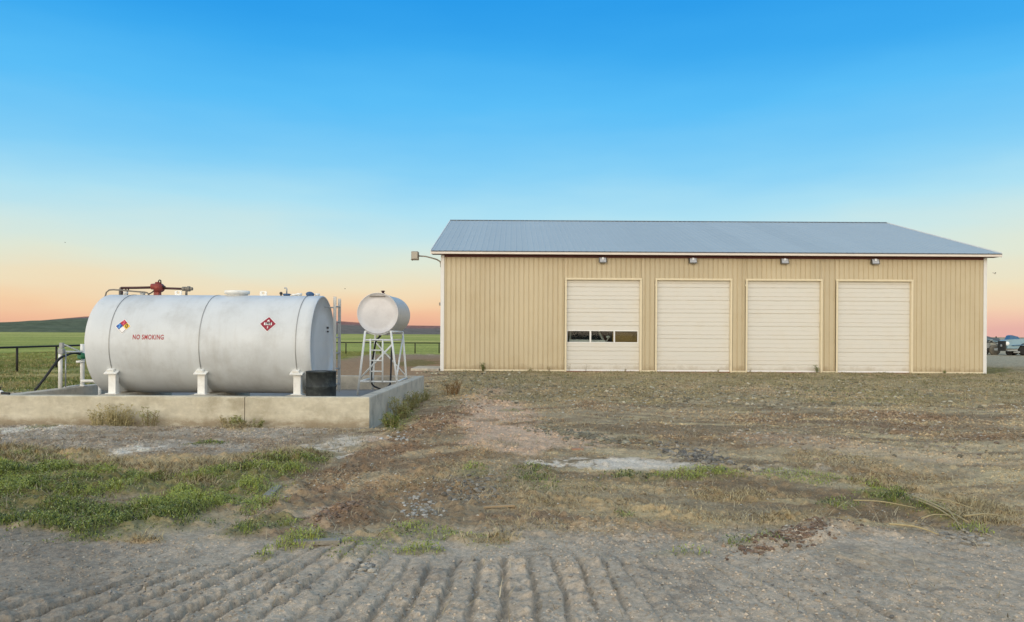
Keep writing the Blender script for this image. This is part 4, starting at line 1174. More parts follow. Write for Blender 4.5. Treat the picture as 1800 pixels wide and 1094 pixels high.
# hood and fender (runs out of the picture to the right), cab beyond
yA, yB = D1+.2, D1+1.9
hood = MB()
hp_ = [(xx(1772), flatz(611)), (xx(1772), flatz(600)), (xx(1776), flatz(597.5)), (xx(1800), flatz(596)), (xx(1832), flatz(595)), (xx(1832), flatz(611))]
hood.prism(hp_, yA+.15, yA+.95)
hood.build('hood', M['pale_blue'], tk)
fd = MB()
fp = []
cxw, czw, rw = xx(1806), flatz(619), .62
for i in range(15):
    a = PI*i/14; fp.append((cxw-rw*math.cos(a)*1.02, czw+rw*math.sin(a)))
fp2 = [(x, z) for x, z in fp]
outer = [(cxw-.95, flatz(615)), (cxw-.95, flatz(604)), (cxw-.6, flatz(601)), (cxw+.8, flatz(601)), (cxw+.95, flatz(606)), (cxw+.95, flatz(615))]
poly = outer + fp2[::-1][0:0]
fd.prism([(cxw-1.5, flatz(613)), (cxw-1.5, flatz(608)), (cxw-1.2, flatz(606.5)), (cxw+1.0, flatz(606)), (cxw+1.0, flatz(610)), (cxw+.62, flatz(610)), (cxw+.45, flatz(607.6)), (cxw-.45, flatz(607.6)), (cxw-.62, flatz(613))], yA-.02, yA+.34)
fd.build('fender', M['pale_blue'], tk)
sc = MB().prism([(xx(1780), flatz(597)), (xx(1783), flatz(590.5)), (xx(1786), flatz(589.3)), (xx(1797), flatz(592)), (xx(1801), flatz(597))], yA+.3, yA+.8)
sc.build('air_intake', M['mid_blue'], tk)
gx = xx(1770.5)
gr = MB().bbox(gx, xx(1773), yA+.08, yA+1.0, flatz(617.5), flatz(599.5), .03)
grm = gr.build('grille', M['chassis'], tk)
for i in range(5):
    z = flatz(615-i*3.2)
    MB().bbox(gx-.02, gx-.002, yA+.14, yA+.94, z, z+.05, .006).build('grille_bar', M['black_iron'], grm)
MB().lathe((gx-.003, yA+.5, flatz(608)), (-1, 0, 0), [(0, .11), (.03, .11), (.05, .07), (.055, .01)], 18).build('radiator_cap', M['grey_paint'], grm)
for y in (yA+.1, yA+.98): MB().lathe((xx(1774.5), y, flatz(604.3)), (-.5, -1, 0), [(-.1, .05), (-.04, .15), (.02, .17), (.05, .13), (.06, .01)], 20).build('headlight', M['headlamp'], tk)
MB().bbox(xx(1771), xx(1834), yA+.2, yB-.2, flatz(617.5), flatz(613), .03).build('frame', M['grey_paint'], tk)
MB().bar(V1(1771, 616.5, .1), V1(1788, 616, .1), .10).build('bumper', M['grey_paint'], tk)
wheel(tk, (cxw, yA+.2, .5), .5, .3, M['tyre'], M['grey_paint']); wheel(tk, (cxw, yB-.2, .5), .5, .3, M['tyre'], M['grey_paint'])
wheel(tk, (xx(1784), yA+.5, .26), .26, .16, M['tyre'], M['grey_paint'])
MB().bbox(xx(1786), xx(1797), yA+.02, yA+.16, flatz(621), flatz(617.6), .03).build('toolbox', M['grey_paint'], tk)
MB().bar(V1(1779, 607.5, .12), V1(1798, 606.5, .12), .16, .05).build('side_vent', M['mid_blue'], tk)
cab = MB().prism([(xx(1832), flatz(612)), (xx(1832), flatz(595)), (xx(1838), flatz(574)), (xx(1864), flatz(573)), (xx(1868), flatz(612))], yA+.1, yB-.1)
cab.build('cab', M['pale_blue'], tk)
MB().bbox(xx(1870), xx(1940), yA, yB, flatz(612), flatz(604), .04).build('flatbed', M['grey_paint'], tk)
wheel(tk, (xx(1915), yA+.2, .5), .5, .35, M['tyre'], M['grey_paint'])

D1 = 62.6
tl = thing('farm_trailer', (xx(1744), D1+1, 0), 'grey flatbed implement trailer with a big dusty wheel, half hidden behind the shop', 'trailer')
yA, yB = D1, D1+2.2
dk = MB().prism([(xx(1690), flatz(600)), (xx(1690), flatz(590)), (xx(1734), flatz(591)), (xx(1745), flatz(594)), (xx(1756), flatz(594.5)), (xx(1757.5), flatz(598)), (xx(1755), flatz(603)), (xx(1740), flatz(600.5))], yA, yB)
dk.build('deck', M['slate'], tl)
MB().bar(P(1735, 596.5, yA-.03), P(1744, 597.5, yA-.03), .16, .06).bar(P(1745, 599.5, yA-.03), P(1755, 601.5, yA-.03), .2, .07).build('side_rail', M['pale_blue'], tl)
MB().bbox(xx(1690), xx(1743), yA+.1, yB-.2, flatz(616.5), flatz(602.5), .08).build('hopper', M['grey_paint'], tl)
MB().bbox(xx(1690), xx(1760), yA+.2, yB-.3, flatz(620), flatz(617), .03).build('frame', M['chassis'], tl)
wheel(tl, (xx(1747), yA-.1, .40), .44, .3, M['tan_tyre'], M['rim_tan']); wheel(tl, (xx(1747), yB+.1, .42), .44, .3, M['tan_tyre'], M['rim_tan'])
wheel(tl, (xx(1734), yA+.1, .24), .24, .2, M['tyre'], M['grey_paint'])
MB().tube([P(1738, 602, yA-.05), P(1742, 598, yA-.05), P(1750, 604, yA-.05), P(1756, 608, yA-.05)], .05, 8).build('lift_arm', M['grey_paint'], tl)
MB().bar(P(1736, 613, yA-.04), P(1757, 618, yA-.04), .12, .08).build('drawbar', M['chassis'], tl)
MB().tube([P(1751, 594.5, yA+.3), P(1751, 591.5, yA+.3)], .05, 8).build('stake', M['chassis'], tl)
MB().bar(P(1757, 595.5, yB), P(1767, 595.5, yB), .12, .08).build('tongue', M['grey_paint'], tl)

# ------------------------------------------------------------------ birds
def bird(px, py, d, span, label, bank, pale):
    c = P(px, py, d); t = thing('bird', c, label, 'bird')
    def W(x, y, z):
        ca, sa = math.cos(bank), math.sin(bank)
        return c + Vector((x*ca-z*sa, y, x*sa+z*ca))*span
    b = MB()
    pts = [W(-.30+.075*i, .0, .02-.002*i) for i in range(9)]
    b.tube(pts, [span*q for q in (.02, .06, .075, .09, .10, .10, .085, .07, .02)], 10)
    b.add([W(-.30, -.03, .02), W(-.30, .03, .02), W(-.47, .07, .03), W(-.47, -.07, .03)], [(0, 1, 2, 3)])
    b.build('body', M['bird_pale'] if pale else M['bird'], t)
    for s_ in (-1, 1):
        w = MB()
        w.add([W(.14, s_*.05, .04), W(-.06, s_*.05, .05), W(-.08, s_*.28, .18), W(-.16, s_*.5, .10), W(.02, s_*.42, .16), W(.12, s_*.25, .17)], [(0, 1, 2, 5), (5, 2, 3, 4)])
        w.build('wing', M['bird'], t)
bird(1748, 481, 38, .26, 'small dark bird flying near the right eave of the shop', -.5, True)
bird(606.5, 508, 45, .15, 'tiny dark bird in the sky just left of the small raised tank', .1, False)
bird(114.5, 426.5, 50, .14, 'tiny dark bird high in the sky at far left', .0, False)

# ------------------------------------------------------------------ litter that can be counted
def plank(px0, py0, px1, py1, w, h, mat, name, label, cat, lift=0.0):
    a, b = G(px0, py0), G(px1, py1)
    a.z = gz(a.x, a.y)+h/2+lift; b.z = gz(b.x, b.y)+h/2+lift
    m_ = MB(); n = 8; d = (b-a); side = Vector((-d.y, d.x, 0)).normalized()
    rows = []
    for i in range(n+1):
        p = a.lerp(b, i/n); ww = w*(1+.08*(random.random()-.5)); hh = h*(1+.1*(random.random()-.5))
        up = Vector((0, 0, 1))
        rows.append([p-side*ww/2-up*hh/2, p+side*ww/2-up*hh/2, p+side*ww/2+up*hh*.4, p+side*ww*.4+up*hh/2, p-side*ww*.4+up*hh/2, p-side*ww/2+up*hh*.4])
    vs = [v for r in rows for v in r]; fs = []
    for i in range(n):
        for q in range(6): fs.append((i*6+q, i*6+(q+1) % 6, (i+1)*6+(q+1) % 6, (i+1)*6+q))
    fs += [(5, 4, 3, 2, 1, 0), tuple(n*6+q for q in range(6))]
    m_.add(vs, fs, False); m_.build_thing(name, mat, label, cat)
plank(516, 966, 598, 964, .07, .03, M['wood_grey'], 'plank', 'grey weathered plank lying at the edge of the dusty road', 'plank')
plank(468, 872, 488, 856, .08, .03, M['wood_grey'], 'plank', 'short grey board lying at the right edge of the green weeds', 'plank')
plank(850, 893, 905, 893, .03, .015, M['wood_tan'], 'plank', 'pale splintered lath lying on the brown dirt in the middle of the yard', 'plank')
plank(762, 750, 792, 747, .03, .02, M['wood_tan'], 'plank', 'thin pale lath lying on red dirt near the wall corner', 'plank')
plank(1005, 791, 1025, 791, .09, .03, M['brick'], 'clay_slab', 'orange broken clay piece behind the pale concrete strip', 'rubble')
sk = [((1603, 883), (1702, 928), .013), ((1500, 888), (1610, 902), .007), ((1640, 884), (1712, 897), .008), ((1695, 918), (1765, 908), .009), ((1562, 934), (1650, 946), .010), ((1620, 926), (1672, 921), .006),
      ((1610, 890), (1690, 932), .009), ((1620, 886), (1722, 926), .007), ((1650, 900), (1690, 938), .006)]
sl_ = ['thick dry stalk, the heaviest of the pile right of the green weeds', 'long thin pale stalk lying across the green weeds', 'pale stalk behind the pile of thick stalks', 'pale bent stalk alone at the right of the stalk pile',
       'pale tapered stick lying below the green weeds at the road edge', 'short pale stalk just below the stalk pile', 'dry stalk along the front side of the thickest stalk', 'dry stalk along the back side of the thickest stalk', 'thin dry stalk crossing the near end of the pile']
for (a, b, r_), lb in zip(sk, sl_):
    A_, B_ = G(*a), G(*b); A_.z = gz(A_.x, A_.y)+r_+.035; B_.z = gz(B_.x, B_.y)+r_+.02
    mid = A_.lerp(B_, .5); mid.z = max(mid.z, gz(mid.x, mid.y)+r_)+.02
    mid.x += (random.random()-.5)*.04
    MB().tube(hose_pts([A_, mid, B_], 10), [r_*(1-.045*i) for i in range(len(hose_pts([A_, mid, B_], 10)))], 7).build_thing('dry_stalk', M['stalk'], lb, 'stalk', 'dry stalks piled at the right of the yard')

# ------------------------------------------------------------------ scattered cover: stones, grass, straw
def sample(n, d0, d1, umax=.80):
    u = rng.random(n); d = np.sqrt(d0*d0+u*(d1*d1-d0*d0))
    x = (rng.random(n)*2-1)*umax*d
    return x, d
def outside(x, y):
    inpad = (x > -8.75) & (x < -2.15) & (y > 12.1) & (y < 18.9)
    inpad |= (x < -2.15) & (x > -11) & (y > 12.1) & (y < 12.6)
    inshop = (x > BX0-.1) & (x < BX1+.1) & (y > FY-.12) & (y < BY)
    return ~(inpad | inshop)

def mixc(a, b, t): return a[None]*(1-t[:, None])+b[None]*t[:, None]
def ico():
    t = (1+5**.5)/2
    v = np.array([(-1, t, 0), (1, t, 0), (-1, -t, 0), (1, -t, 0), (0, -1, t), (0, 1, t), (0, -1, -t), (0, 1, -t), (t, 0, -1), (t, 0, 1), (-t, 0, -1), (-t, 0, 1)], float)
    v /= np.linalg.norm(v[0])
    f = np.array([(0, 11, 5), (0, 5, 1), (0, 1, 7), (0, 7, 10), (0, 10, 11), (1, 5, 9), (5, 11, 4), (11, 10, 2), (10, 7, 6), (7, 1, 8), (3, 9, 4), (3, 4, 2), (3, 2, 6), (3, 6, 8), (3, 8, 9), (4, 9, 5), (2, 4, 11), (6, 2, 10), (8, 6, 7), (9, 8, 1)])
    return v, f
IV, IF = ico()
def stones(name, x, y, size, cols):
    n = len(x); z = ground_h(x, y)
    jit = 1+(rng.random((n, 12, 1))-.5)*.55
    v = IV[None]*jit
    sc = size[:, None, None]*np.stack([0.8+.5*rng.random(n), .7+.4*rng.random(n), .45+.35*rng.random(n)], 1)[:, None, :]
    v = v*sc
    a = rng.random(n)*2*PI; ca, sa = np.cos(a)[:, None], np.sin(a)[:, None]
    vx = v[..., 0]*ca-v[..., 1]*sa; vy = v[..., 0]*sa+v[..., 1]*ca
    V = np.stack([vx+x[:, None], vy+y[:, None], v[..., 2]+(z+size*.22)[:, None]], -1).reshape(-1, 3)
    Fc = (IF[None]+(np.arange(n)*12)[:, None, None]).reshape(-1, 3)
    o = np_mesh(name, V, [Fc], M['stone'], np.repeat(cols, 12, 0), False)
    return o
# general gravel and clods
OV = np.array([(1, 0, 0), (-1, 0, 0), (0, 1, 0), (0, -1, 0), (0, 0, 1), (0, 0, -1)], float)
OF = np.array([(0, 2, 4), (2, 1, 4), (1, 3, 4), (3, 0, 4), (2, 0, 5), (1, 2, 5), (3, 1, 5), (0, 3, 5)])
x, y = sample(900000, 3.3, 24, .75)
m = cover(x, y); ok = outside(x, y)
dens = (0.30+.5*m['rubble']+.40*m['gravel']+.55*m['red']+.12*m['road']-.2*m['slab']-.25*m['green'])*np.clip(7/y, .12, 1)**1.3*(.2+1.5*sstep(.38, .68, fbm(x*1.2, y*1.2, 3, 130)))
ok &= rng.random(len(x)) < dens
x, y = x[ok], y[ok]; m = cover(x, y); n = len(x)
size = (0.0035+0.011*rng.random(n)**3)*np.clip(y/7, .8, 2.4)*(1+.3*m['red'])
c = ground_color(x, y)*(0.62+.75*rng.random(n))[:, None]
pale = rng.random(n) < .06
c[pale] = C(184, 178, 164)*(.7+.4*rng.random(pale.sum()))[:, None]
c = np.clip(c, .02, .7)
jit = 1+(rng.random((n, 6, 1))-.5)*.6
v = OV[None]*jit*size[:, None, None]*np.stack([.8+.6*rng.random(n), .7+.4*rng.random(n), .5+.4*rng.random(n)], 1)[:, None, :]
a = rng.random(n)*2*PI; ca, sa = np.cos(a)[:, None], np.sin(a)[:, None]
V = np.stack([v[..., 0]*ca-v[..., 1]*sa+x[:, None], v[..., 0]*sa+v[..., 1]*ca+y[:, None], v[..., 2]+(ground_h(x, y)+size*.2)[:, None]], -1).reshape(-1, 3)
o = np_mesh('gravel', V, [(OF[None]+(np.arange(n)*6)[:, None, None]).reshape(-1, 3)], M['stone'], np.repeat(c, 6, 0), False)
tag(o, kind='stuff', label='loose gravel and clods scattered over the yard', cat='gravel')
print('gravel', n)
# rubble: bigger broken stones in front of the shop, beside the pale strip and on the dirt
x, y = sample(40000, 5, 28.6); px, py = to_px(x, y)
m = cover(x, y); nn = m['n']
w = ell(px, py, [(900, 690, 130, 14, 4), (1150, 700, 330, 16, 2, .8), (1040, 770, 100, 9, 8), (1230, 800, 80, 15, 10, .5), (840, 665, 90, 14, 0, .8), (1550, 695, 220, 14, 3, .7), (1330, 790, 110, 18, 10, .45), (740, 895, 50, 18, 0, .25), (585, 905, 45, 16, 0, .3), (850, 850, 60, 18, 0, .3), (1680, 800, 160, 30, 10, .25), (780, 765, 40, 8, 0, .4), (1300, 680, 500, 16, 0, .3)], nn)
ok = outside(x, y) & (rng.random(len(x)) < w*.6)
x, y, px, py = x[ok], y[ok], px[ok], py[ok]
size = 0.014+0.050*rng.random(len(x))**2.6
size = np.where(y < 12, size*.65, size)
c = np.where((rng.random(len(x)) < .3)[:, None], C(172, 164, 142)[None], C(138, 130, 108)[None])*(.5+.75*rng.random(len(x)))[:, None]
dk_ = ell(px, py, [(1230, 800, 70, 15, 10)], np.full_like(px, .5)) > .4
c = np.where((dk_ & (rng.random(len(x)) < .7))[:, None], C(104, 100, 94)[None]*(.6+.6*rng.random(len(x)))[:, None], c)
def heap(cx, cy, rx, ry, rot, n_, s0, s1, ca_, cb_):
    """stones dropped round one spot"""
    q = rng.normal(size=(n_, 2))*.55; rr = math.radians(rot)
    gx = cx+q[:, 0]*rx*math.cos(rr)-q[:, 1]*ry*math.sin(rr); gy = cy+q[:, 0]*rx*math.sin(rr)+q[:, 1]*ry*math.cos(rr)
    pts = [G(a_, b_) for a_, b_ in zip(gx, np.maximum(gy, 640))]
    sz = s0+(s1-s0)*rng.random(n_)**2.5
    return np.array([p.x for p in pts]), np.array([p.y for p in pts]), sz, mixc(C(*ca_), C(*cb_), rng.random(n_))*(.6+.6*rng.random(n_))[:, None]
XS, YS, SS, CS = [x], [y], [size], [c]
for hargs in ((1225, 803, 70, 13, 10, 420, .008, .045, (98, 95, 90), (152, 144, 130)), (1030, 770, 95, 8, 8, 260, .015, .06, (150, 142, 118), (112, 106, 92)), (500, 1040, 420, 40, 0, 420, .003, .015, (166, 160, 150), (122, 117, 110)), (1300, 1040, 420, 40, 0, 300, .003, .014, (166, 160, 150), (122, 117, 110)), (590, 905, 45, 14, -10, 260, .008, .03, (128, 104, 86), (150, 128, 108)),
              (740, 890, 40, 22, 0, 160, .006, .028, (190, 186, 178), (150, 146, 136)), (700, 772, 30, 6, 0, 60, .01, .03, (196, 194, 188), (170, 166, 158)), (1390, 948, 90, 16, -14, 500, .006, .025, (118, 96, 80), (140, 120, 100)), (830, 855, 50, 22, 0, 260, .008, .03, (150, 144, 132), (120, 112, 100)),
              (1380, 775, 150, 26, 8, 220, .010, .04, (170, 160, 144), (140, 124, 104)), (640, 1005, 30, 8, 0, 50, .006, .03, (190, 182, 166), (130, 126, 120)), (1700, 945, 70, 14, 6, 130, .006, .028, (168, 160, 146), (134, 126, 112)), (1640, 770, 150, 24, 8, 260, .008, .04, (176, 164, 146), (130, 112, 94)), (790, 738, 70, 14, -20, 240, .01, .04, (120, 96, 78), (146, 122, 100))):
    h_ = heap(*hargs); XS.append(h_[0]); YS.append(h_[1]); SS.append(h_[2]); CS.append(h_[3])
x, y, size, c = np.concatenate(XS), np.concatenate(YS), np.concatenate(SS), np.concatenate(CS)
ok = outside(x, y); x, y, size, c = x[ok], y[ok], size[ok], c[ok]
tag(stones('broken_stones', x, y, size, np.clip(c, .02, .65)), kind='stuff', label='broken stones and rubble lying in front of the shop', cat='rubble')

def blades(name, x, y, z, h, w, lean, cols, seg=3, curl=.6, mat=None, heading=None):
    """narrow bent leaves, one per point"""
    n = len(x)
    a = rng.random(n)*2*PI if heading is None else heading
    dx, dy = np.cos(a), np.sin(a); fx, fy = -dy, dx
    V = []; 
    for k in range(seg+1):
        t = k/seg
        out = h*lean*(t**(1+curl)); up = h*np.sqrt(np.maximum(1-(lean*.85)**2, .02))*(t - .25*curl*lean*t*t)
        ww = w*(1-t**1.6)*.5 if k < seg else w*0
        cx, cy, cz = x+dx*out, y+dy*out, z+up
        if k < seg:
            V.append(np.stack([cx-fx*ww, cy-fy*ww, cz], -1)); V.append(np.stack([cx+fx*ww, cy+fy*ww, cz], -1))
        else: V.append(np.stack([cx, cy, cz], -1))
    V = np.stack(V, 1); nv = V.shape[1]; base = np.arange(n)*nv
    Q = [np.stack([base+2*k, base+2*k+1, base+2*k+3, base+2*k+2], 1) for k in range(seg-1)]
    Tt = np.stack([base+2*(seg-1), base+2*(seg-1)+1, base+2*seg], 1)
    return np_mesh(name, V.reshape(-1, 3), Q+[Tt], mat or M['grass'], np.repeat(cols, nv, 0), True)

# green weeds in the yard: fine blades and small leaves
def leaflets(x, y, z, size):
    """small tilted leaf faces; returns vertices (n,4,3)"""
    n = len(x); a = rng.random(n)*2*PI; tl = (rng.random(n)-.25)*1.5
    d = np.stack([np.cos(a)*np.cos(tl), np.sin(a)*np.cos(tl), np.sin(tl)], 1)
    s_ = np.stack([-np.sin(a), np.cos(a), (rng.random(n)-.5)*.8], 1)
    p = np.stack([x, y, z], 1); sz = size[:, None]
    return np.stack([p-d*sz*.5, p+s_*sz*.28, p+d*sz*.6, p-s_*sz*.28], 1)
x, y = [np.concatenate(q) for q in zip(sample(1100000, 4.2, 11, .74), sample(600000, 11, 30, .74))]; m = cover(x, y)
cl = fbm(x*3.2, y*3.2, 4, 140)
den = m['green']*(.10+.90*sstep(.40, .57, cl*.7+.3*fbm(x*1.1, y*1.6, 3, 143)))*np.where(y < 11, .9, np.clip(11/y, .3, 1)*1.0)
ok = outside(x, y) & (rng.random(len(x)) < den*.85)
x, y, cl = x[ok], y[ok], cl[ok]; g = m['green'][ok]; n = len(x); z = ground_h(x, y)-.004
top = (.012+.09*sstep(.42, .66, cl))*(0.4+.6*g)*np.where(y > 9.3, .6, 1)
big = sstep(.42, .6, fbm(x*.9, y*.9, 3, 141)); t = rng.random(n)
c = mixc(C(88, 102, 42), C(162, 170, 84), np.clip(big*.5+t*.55, 0, 1))
dark = rng.random(n) < .16*(1-big)+.05; c[dark] = C(50, 70, 44)*(.7+.5*rng.random(dark.sum()))[:, None]
pal = rng.random(n) < .12; c[pal] = C(172, 176, 116)*(.8+.3*rng.random(pal.sum()))[:, None]
lf = rng.random(n) < .78; bl = ~lf
zz = z[lf]+top[lf]*rng.random(lf.sum())**.7
LV = leaflets(x[lf], y[lf], zz, (.010+.018*rng.random(lf.sum()))*np.clip(y[lf]/9, .8, 1.8))
k_ = len(LV)
tag(np_mesh('green_weeds', LV.reshape(-1, 3), [np.arange(k_*4).reshape(-1, 4)], M['grass'], np.repeat(c[lf], 4, 0), False), kind='stuff', label='low leafy green weeds growing in patches in the yard', cat='weeds')
nb = bl.sum(); h = top[bl]*(.5+.75*rng.random(nb))+.010
tag(blades('green_grass', x[bl], y[bl], z[bl], h, .004+.005*rng.random(nb)*np.clip(y[bl]/7, 1, 2), .35+.6*rng.random(nb), c[bl], seg=2), kind='stuff', label='short green grass mixed into the weed patches', cat='grass')
print('weeds', n)
# dead grass and straw tufts
x, y = [np.concatenate(q) for q in zip(sample(1100000, 4.0, 12, .74), sample(900000, 12, 29, .74))]; m = cover(x, y); px, py = to_px(x, y)
cl = fbm(x*2.8, y*2.8, 3, 150)
den = (m['dry']*.9 + .10*m['rubble']*sstep(.4, .6, cl) + .05*(1-m['road'])*(1-m['slab'])*(1-m['pale']) + .10*m['green'])*sstep(.28, .52, cl)*np.where(y < 12, .55, .5)
ok = outside(x, y) & (rng.random(len(x)) < den*.8)
x, y = x[ok], y[ok]; d_ = m['dry'][ok]; n = len(x); z = ground_h(x, y)-.004
h = (.025+.085*rng.random(n)**1.8)*(.38+.9*d_**1.5)*(.6+.8*sstep(.35, .6, fbm(x*2.8, y*2.8, 3, 150)))
c = mixc(C(150, 132, 94), C(206, 188, 144), rng.random(n)); c[rng.random(n) < .18] = C(104, 88, 64)
tag(blades('dry_grass', x, y, z, h, .003+.005*rng.random(n)*np.clip(y/7, 1, 2.4), .75+.25*rng.random(n), c, seg=2, curl=.9), kind='stuff', label='dead straw-coloured grass lying over the yard', cat='grass')
# loose straw lying flat
x, y = sample(600000, 3.6, 22, .74); m = cover(x, y)
ok = outside(x, y) & (rng.random(len(x)) < (.30+.5*m['dry']+.15*m['red']-.2*m['road'])*(.3+.9*sstep(.45, .65, fbm(x, y, 3, 160)))*np.clip(8/y, .3, 1)*.5)
x, y = x[ok], y[ok]; n = len(x); z = ground_h(x, y)+.004
h = .025+.13*rng.random(n)**2.4; c = mixc(C(128, 114, 90), C(190, 176, 144), rng.random(n)**1.5)
tag(blades('straw_litter', x, y, z, h, .003+.004*rng.random(n)*np.clip(y/6, 1, 2), np.full(n, .995), c, seg=3, curl=.15), kind='stuff', label='loose straw and stems littering the bare ground', cat='straw')
# stubble before the shop
x, y = sample(520000, 14, 29.0, .74); m = cover(x, y)
cl = fbm(x*1.2, y*1.2, 4, 170)
ok = outside(x, y) & (rng.random(len(x)) < m['rubble']*(.06+.94*sstep(.42, .56, cl*.5+fbm(x*4, y*3, 3, 172)*.5))*.34*(.35+.65*sstep(16, 24, y)))
x, y = x[ok], y[ok]; n = len(x); z = ground_h(x, y)-.005; gq = fbm(x*.6, y*.6, 3, 171)
h = .03+.07*rng.random(n)**1.5; c = mixc(C(104, 104, 70), C(178, 166, 126), np.clip(rng.random(n)*.8+(gq-.4), 0, 1))
tag(blades('stubble', x, y, z, h, .010+.014*rng.random(n), .55+.4*rng.random(n), c, seg=2), kind='stuff', label='low dry stubble and weeds along the front of the shop', cat='grass')
# rough pasture left of the fuel yard
x = -10.2-rng.random(420000)*24; y = 18+rng.random(420000)**1.4*42
m = cover(x, y); cl = fbm(x*.8, y*1.1, 4, 180)
ok = (np.abs(x/y) < .80) & (rng.random(len(x)) < m['pasture']*sstep(.34, .55, cl))
x, y = x[ok], y[ok]; n = len(x); far = sstep(28, 46, y); tanp = sstep(.5, .62, fbm(x*.5, y*.9, 3, 71))
h = .04+.09*rng.random(n)**1.4
c = mixc(C(104, 112, 60), C(146, 150, 84), np.clip(rng.random(n)*.7+far*.4, 0, 1))
sel = rng.random(n) < .15+.55*tanp*(1-far); c[sel] = C(176, 160, 110)*(.7+.4*rng.random(sel.sum()))[:, None]
tag(blades('pasture_grass', x, y, np.zeros(n)-.01, h, .015+.02*rng.random(n)*np.clip(y/25, 1, 2), .3+.6*rng.random(n), c, seg=2), kind='stuff', label='rough pasture grass beyond the left wall', cat='grass')

# ------------------------------------------------------------------ single weeds
def weed(base, hgt, spread, nst, name, label, col_stem, col_leaf, leaf_n=10, seedhead=0.0, group=None, lean=.5):
    """branching dry or green weed: thin stems with side twigs and small leaves"""
    t = thing(name, base, label, 'weed', group)
    st_ = MB(); lv = []; lc = []
    for i in range(nst):
        a = random.random()*2*PI; r0 = random.random()*spread*.35
        b0 = Vector(base)+Vector((math.cos(a)*r0, math.sin(a)*r0*.5, -.02))
        l = hgt*(.55+.5*random.random()); ln = lean*random.random()*l
        pts = [b0, b0+Vector((math.cos(a)*ln*.3, math.sin(a)*ln*.3, l*.5)), b0+Vector((math.cos(a)*ln, math.sin(a)*ln*.7, l*.95))]
        cv = hose_pts(pts, 6)
        st_.tube(cv, [.006*(1-.7*j/len(cv)) for j in range(len(cv))], 4, False)
        for j in range(leaf_n):
            u = .25+.75*random.random(); p = cv[min(int(u*len(cv)), len(cv)-1)]
            aa = random.random()*2*PI; tl = hgt*(.10+.16*random.random())*(1.1-u*.6)
            q = p+Vector((math.cos(aa)*tl, math.sin(aa)*tl, tl*(.3+.6*random.random())))
            if j % 2 == 0: st_.tube([p, q], [.0035, .002], 3, False)
            for s in range(3):
                w = q.lerp(p, random.random()*.6)+Vector([(random.random()-.5)*.03 for _ in range(3)])
                d = Vector([random.random()-.5 for _ in range(3)]).normalized()*(.012+.022*random.random()); e = d.cross(Vector((random.random()-.5, random.random()-.5, 1))).normalized()*.008
                lv += [w-e, w+e, w+d]; lc.append(random.random())
    st_.build('stem', pm(name+'_stem', col_stem, .85, 0, .2, 20), t)
    nL = len(lc); V = np.array([tuple(v-ORG[t.name]) for v in lv])
    cols = np.repeat(mixc(C(*col_leaf[0]), C(*col_leaf[1]), np.array(lc)), 3, 0)
    o = np_mesh('leaves', V, [np.arange(nL*3).reshape(-1, 3)], M['grass'], cols, False); o.parent = t
def gb(px, py): 
    p = G(px, py); p.z = gz(p.x, p.y); return p
DRYL = ((196, 182, 136), (150, 138, 92)); GRL = ((92, 112, 52), (132, 142, 74)); MIXL = ((178, 170, 116), (128, 136, 80))
def wallfoot(px, dy=.0): 
    p = P(px, 742, 12.1-dy); p.z = gz(p.x, p.y); return p
weed(wallfoot(205), .44, .75, 44, 'dry_weed', 'widest dry brown weed against the front of the concrete wall', (192, 178, 132), DRYL, 12)
weed(wallfoot(176, .1), .34, .5, 24, 'dry_weed', 'dry weed just left of the widest one at the concrete wall', (192, 178, 132), DRYL, 10)
weed(wallfoot(262), .38, .4, 14, 'dry_weed', 'thin dry weed right of the widest one at the concrete wall', (132, 116, 82), MIXL, 9)
weed(wallfoot(402, .05), .26, .25, 14, 'dry_weed', 'small tan weed left of the joint in the concrete wall', (150, 132, 88), DRYL, 9)
weed(wallfoot(420, .2), .22, .3, 26, 'green_weed', 'yellow-green weed below the joint in the concrete wall', (128, 120, 66), MIXL, 10)
weed(wallfoot(452), .18, .2, 12, 'green_weed', 'small weed right of the joint in the concrete wall', (128, 120, 66), MIXL, 9)
for i, (px, py, hh, sp, ns, lb) in enumerate([(690, 748, .3, .4, 34, 'green weed nearest the front corner of the concrete wall'), (705, 728, .42, .5, 40, 'tall olive weed halfway along the right side of the concrete wall'),
                                             (718, 712, .42, .5, 36, 'olive weed at the far half of the right concrete wall'), (735, 700, .35, .4, 24, 'olive weed at the far right corner of the concrete wall')]):
    p = gb(px, py); p.x = max(p.x, -2.2+(p.y-12.3)*.022); weed(p, hh, sp, ns, 'green_weed', lb, (150, 140, 92), MIXL if i else GRL, 11)
weed(gb(795, 696), .42, .5, 26, 'dry_weed', 'upright brown grass clump on the dirt right of the concrete wall', (150, 118, 76), ((160, 126, 80), (120, 96, 58)), 9)
def shopfoot(px): return Vector((P(px, 652, FY-.12).x, FY-.14, gz(P(px, 652, FY-.12).x, FY-.14)))
for px, hh, ns, lb, gr in ((849, .36, 12, 'leafy weed against the shop wall left of the doors', 1), (965, .28, 4, 'single thin stem at the shop wall beside the windowed door', 0), (932, .18, 8, 'low dry weed at the foot of the shop wall left of the windowed door', 0),
                       (1436, .36, 11, 'leafy weed at the right side of the third door', 1), (1318, .20, 5, 'thin grey weed at the left side of the third door', 0), (1262, .18, 7, 'low weed at the right side of the second door', 0),
                       (1000, .34, 3, 'bent stem at the left foot of the windowed door', 0), (1031, .34, 2, 'single curved stem before the middle of the windowed door', 0), (1660, .16, 7, 'low weed near the right end of the shop wall', 1), (1100, .16, 6, 'low dry weed at the right foot of the windowed door', 0)):
    weed(shopfoot(px), hh, .12, ns, 'green_weed' if gr else 'dry_weed', lb, (112, 112, 70) if gr else (130, 116, 88), GRL if gr else DRYL, 10 if gr else 4, lean=.35)

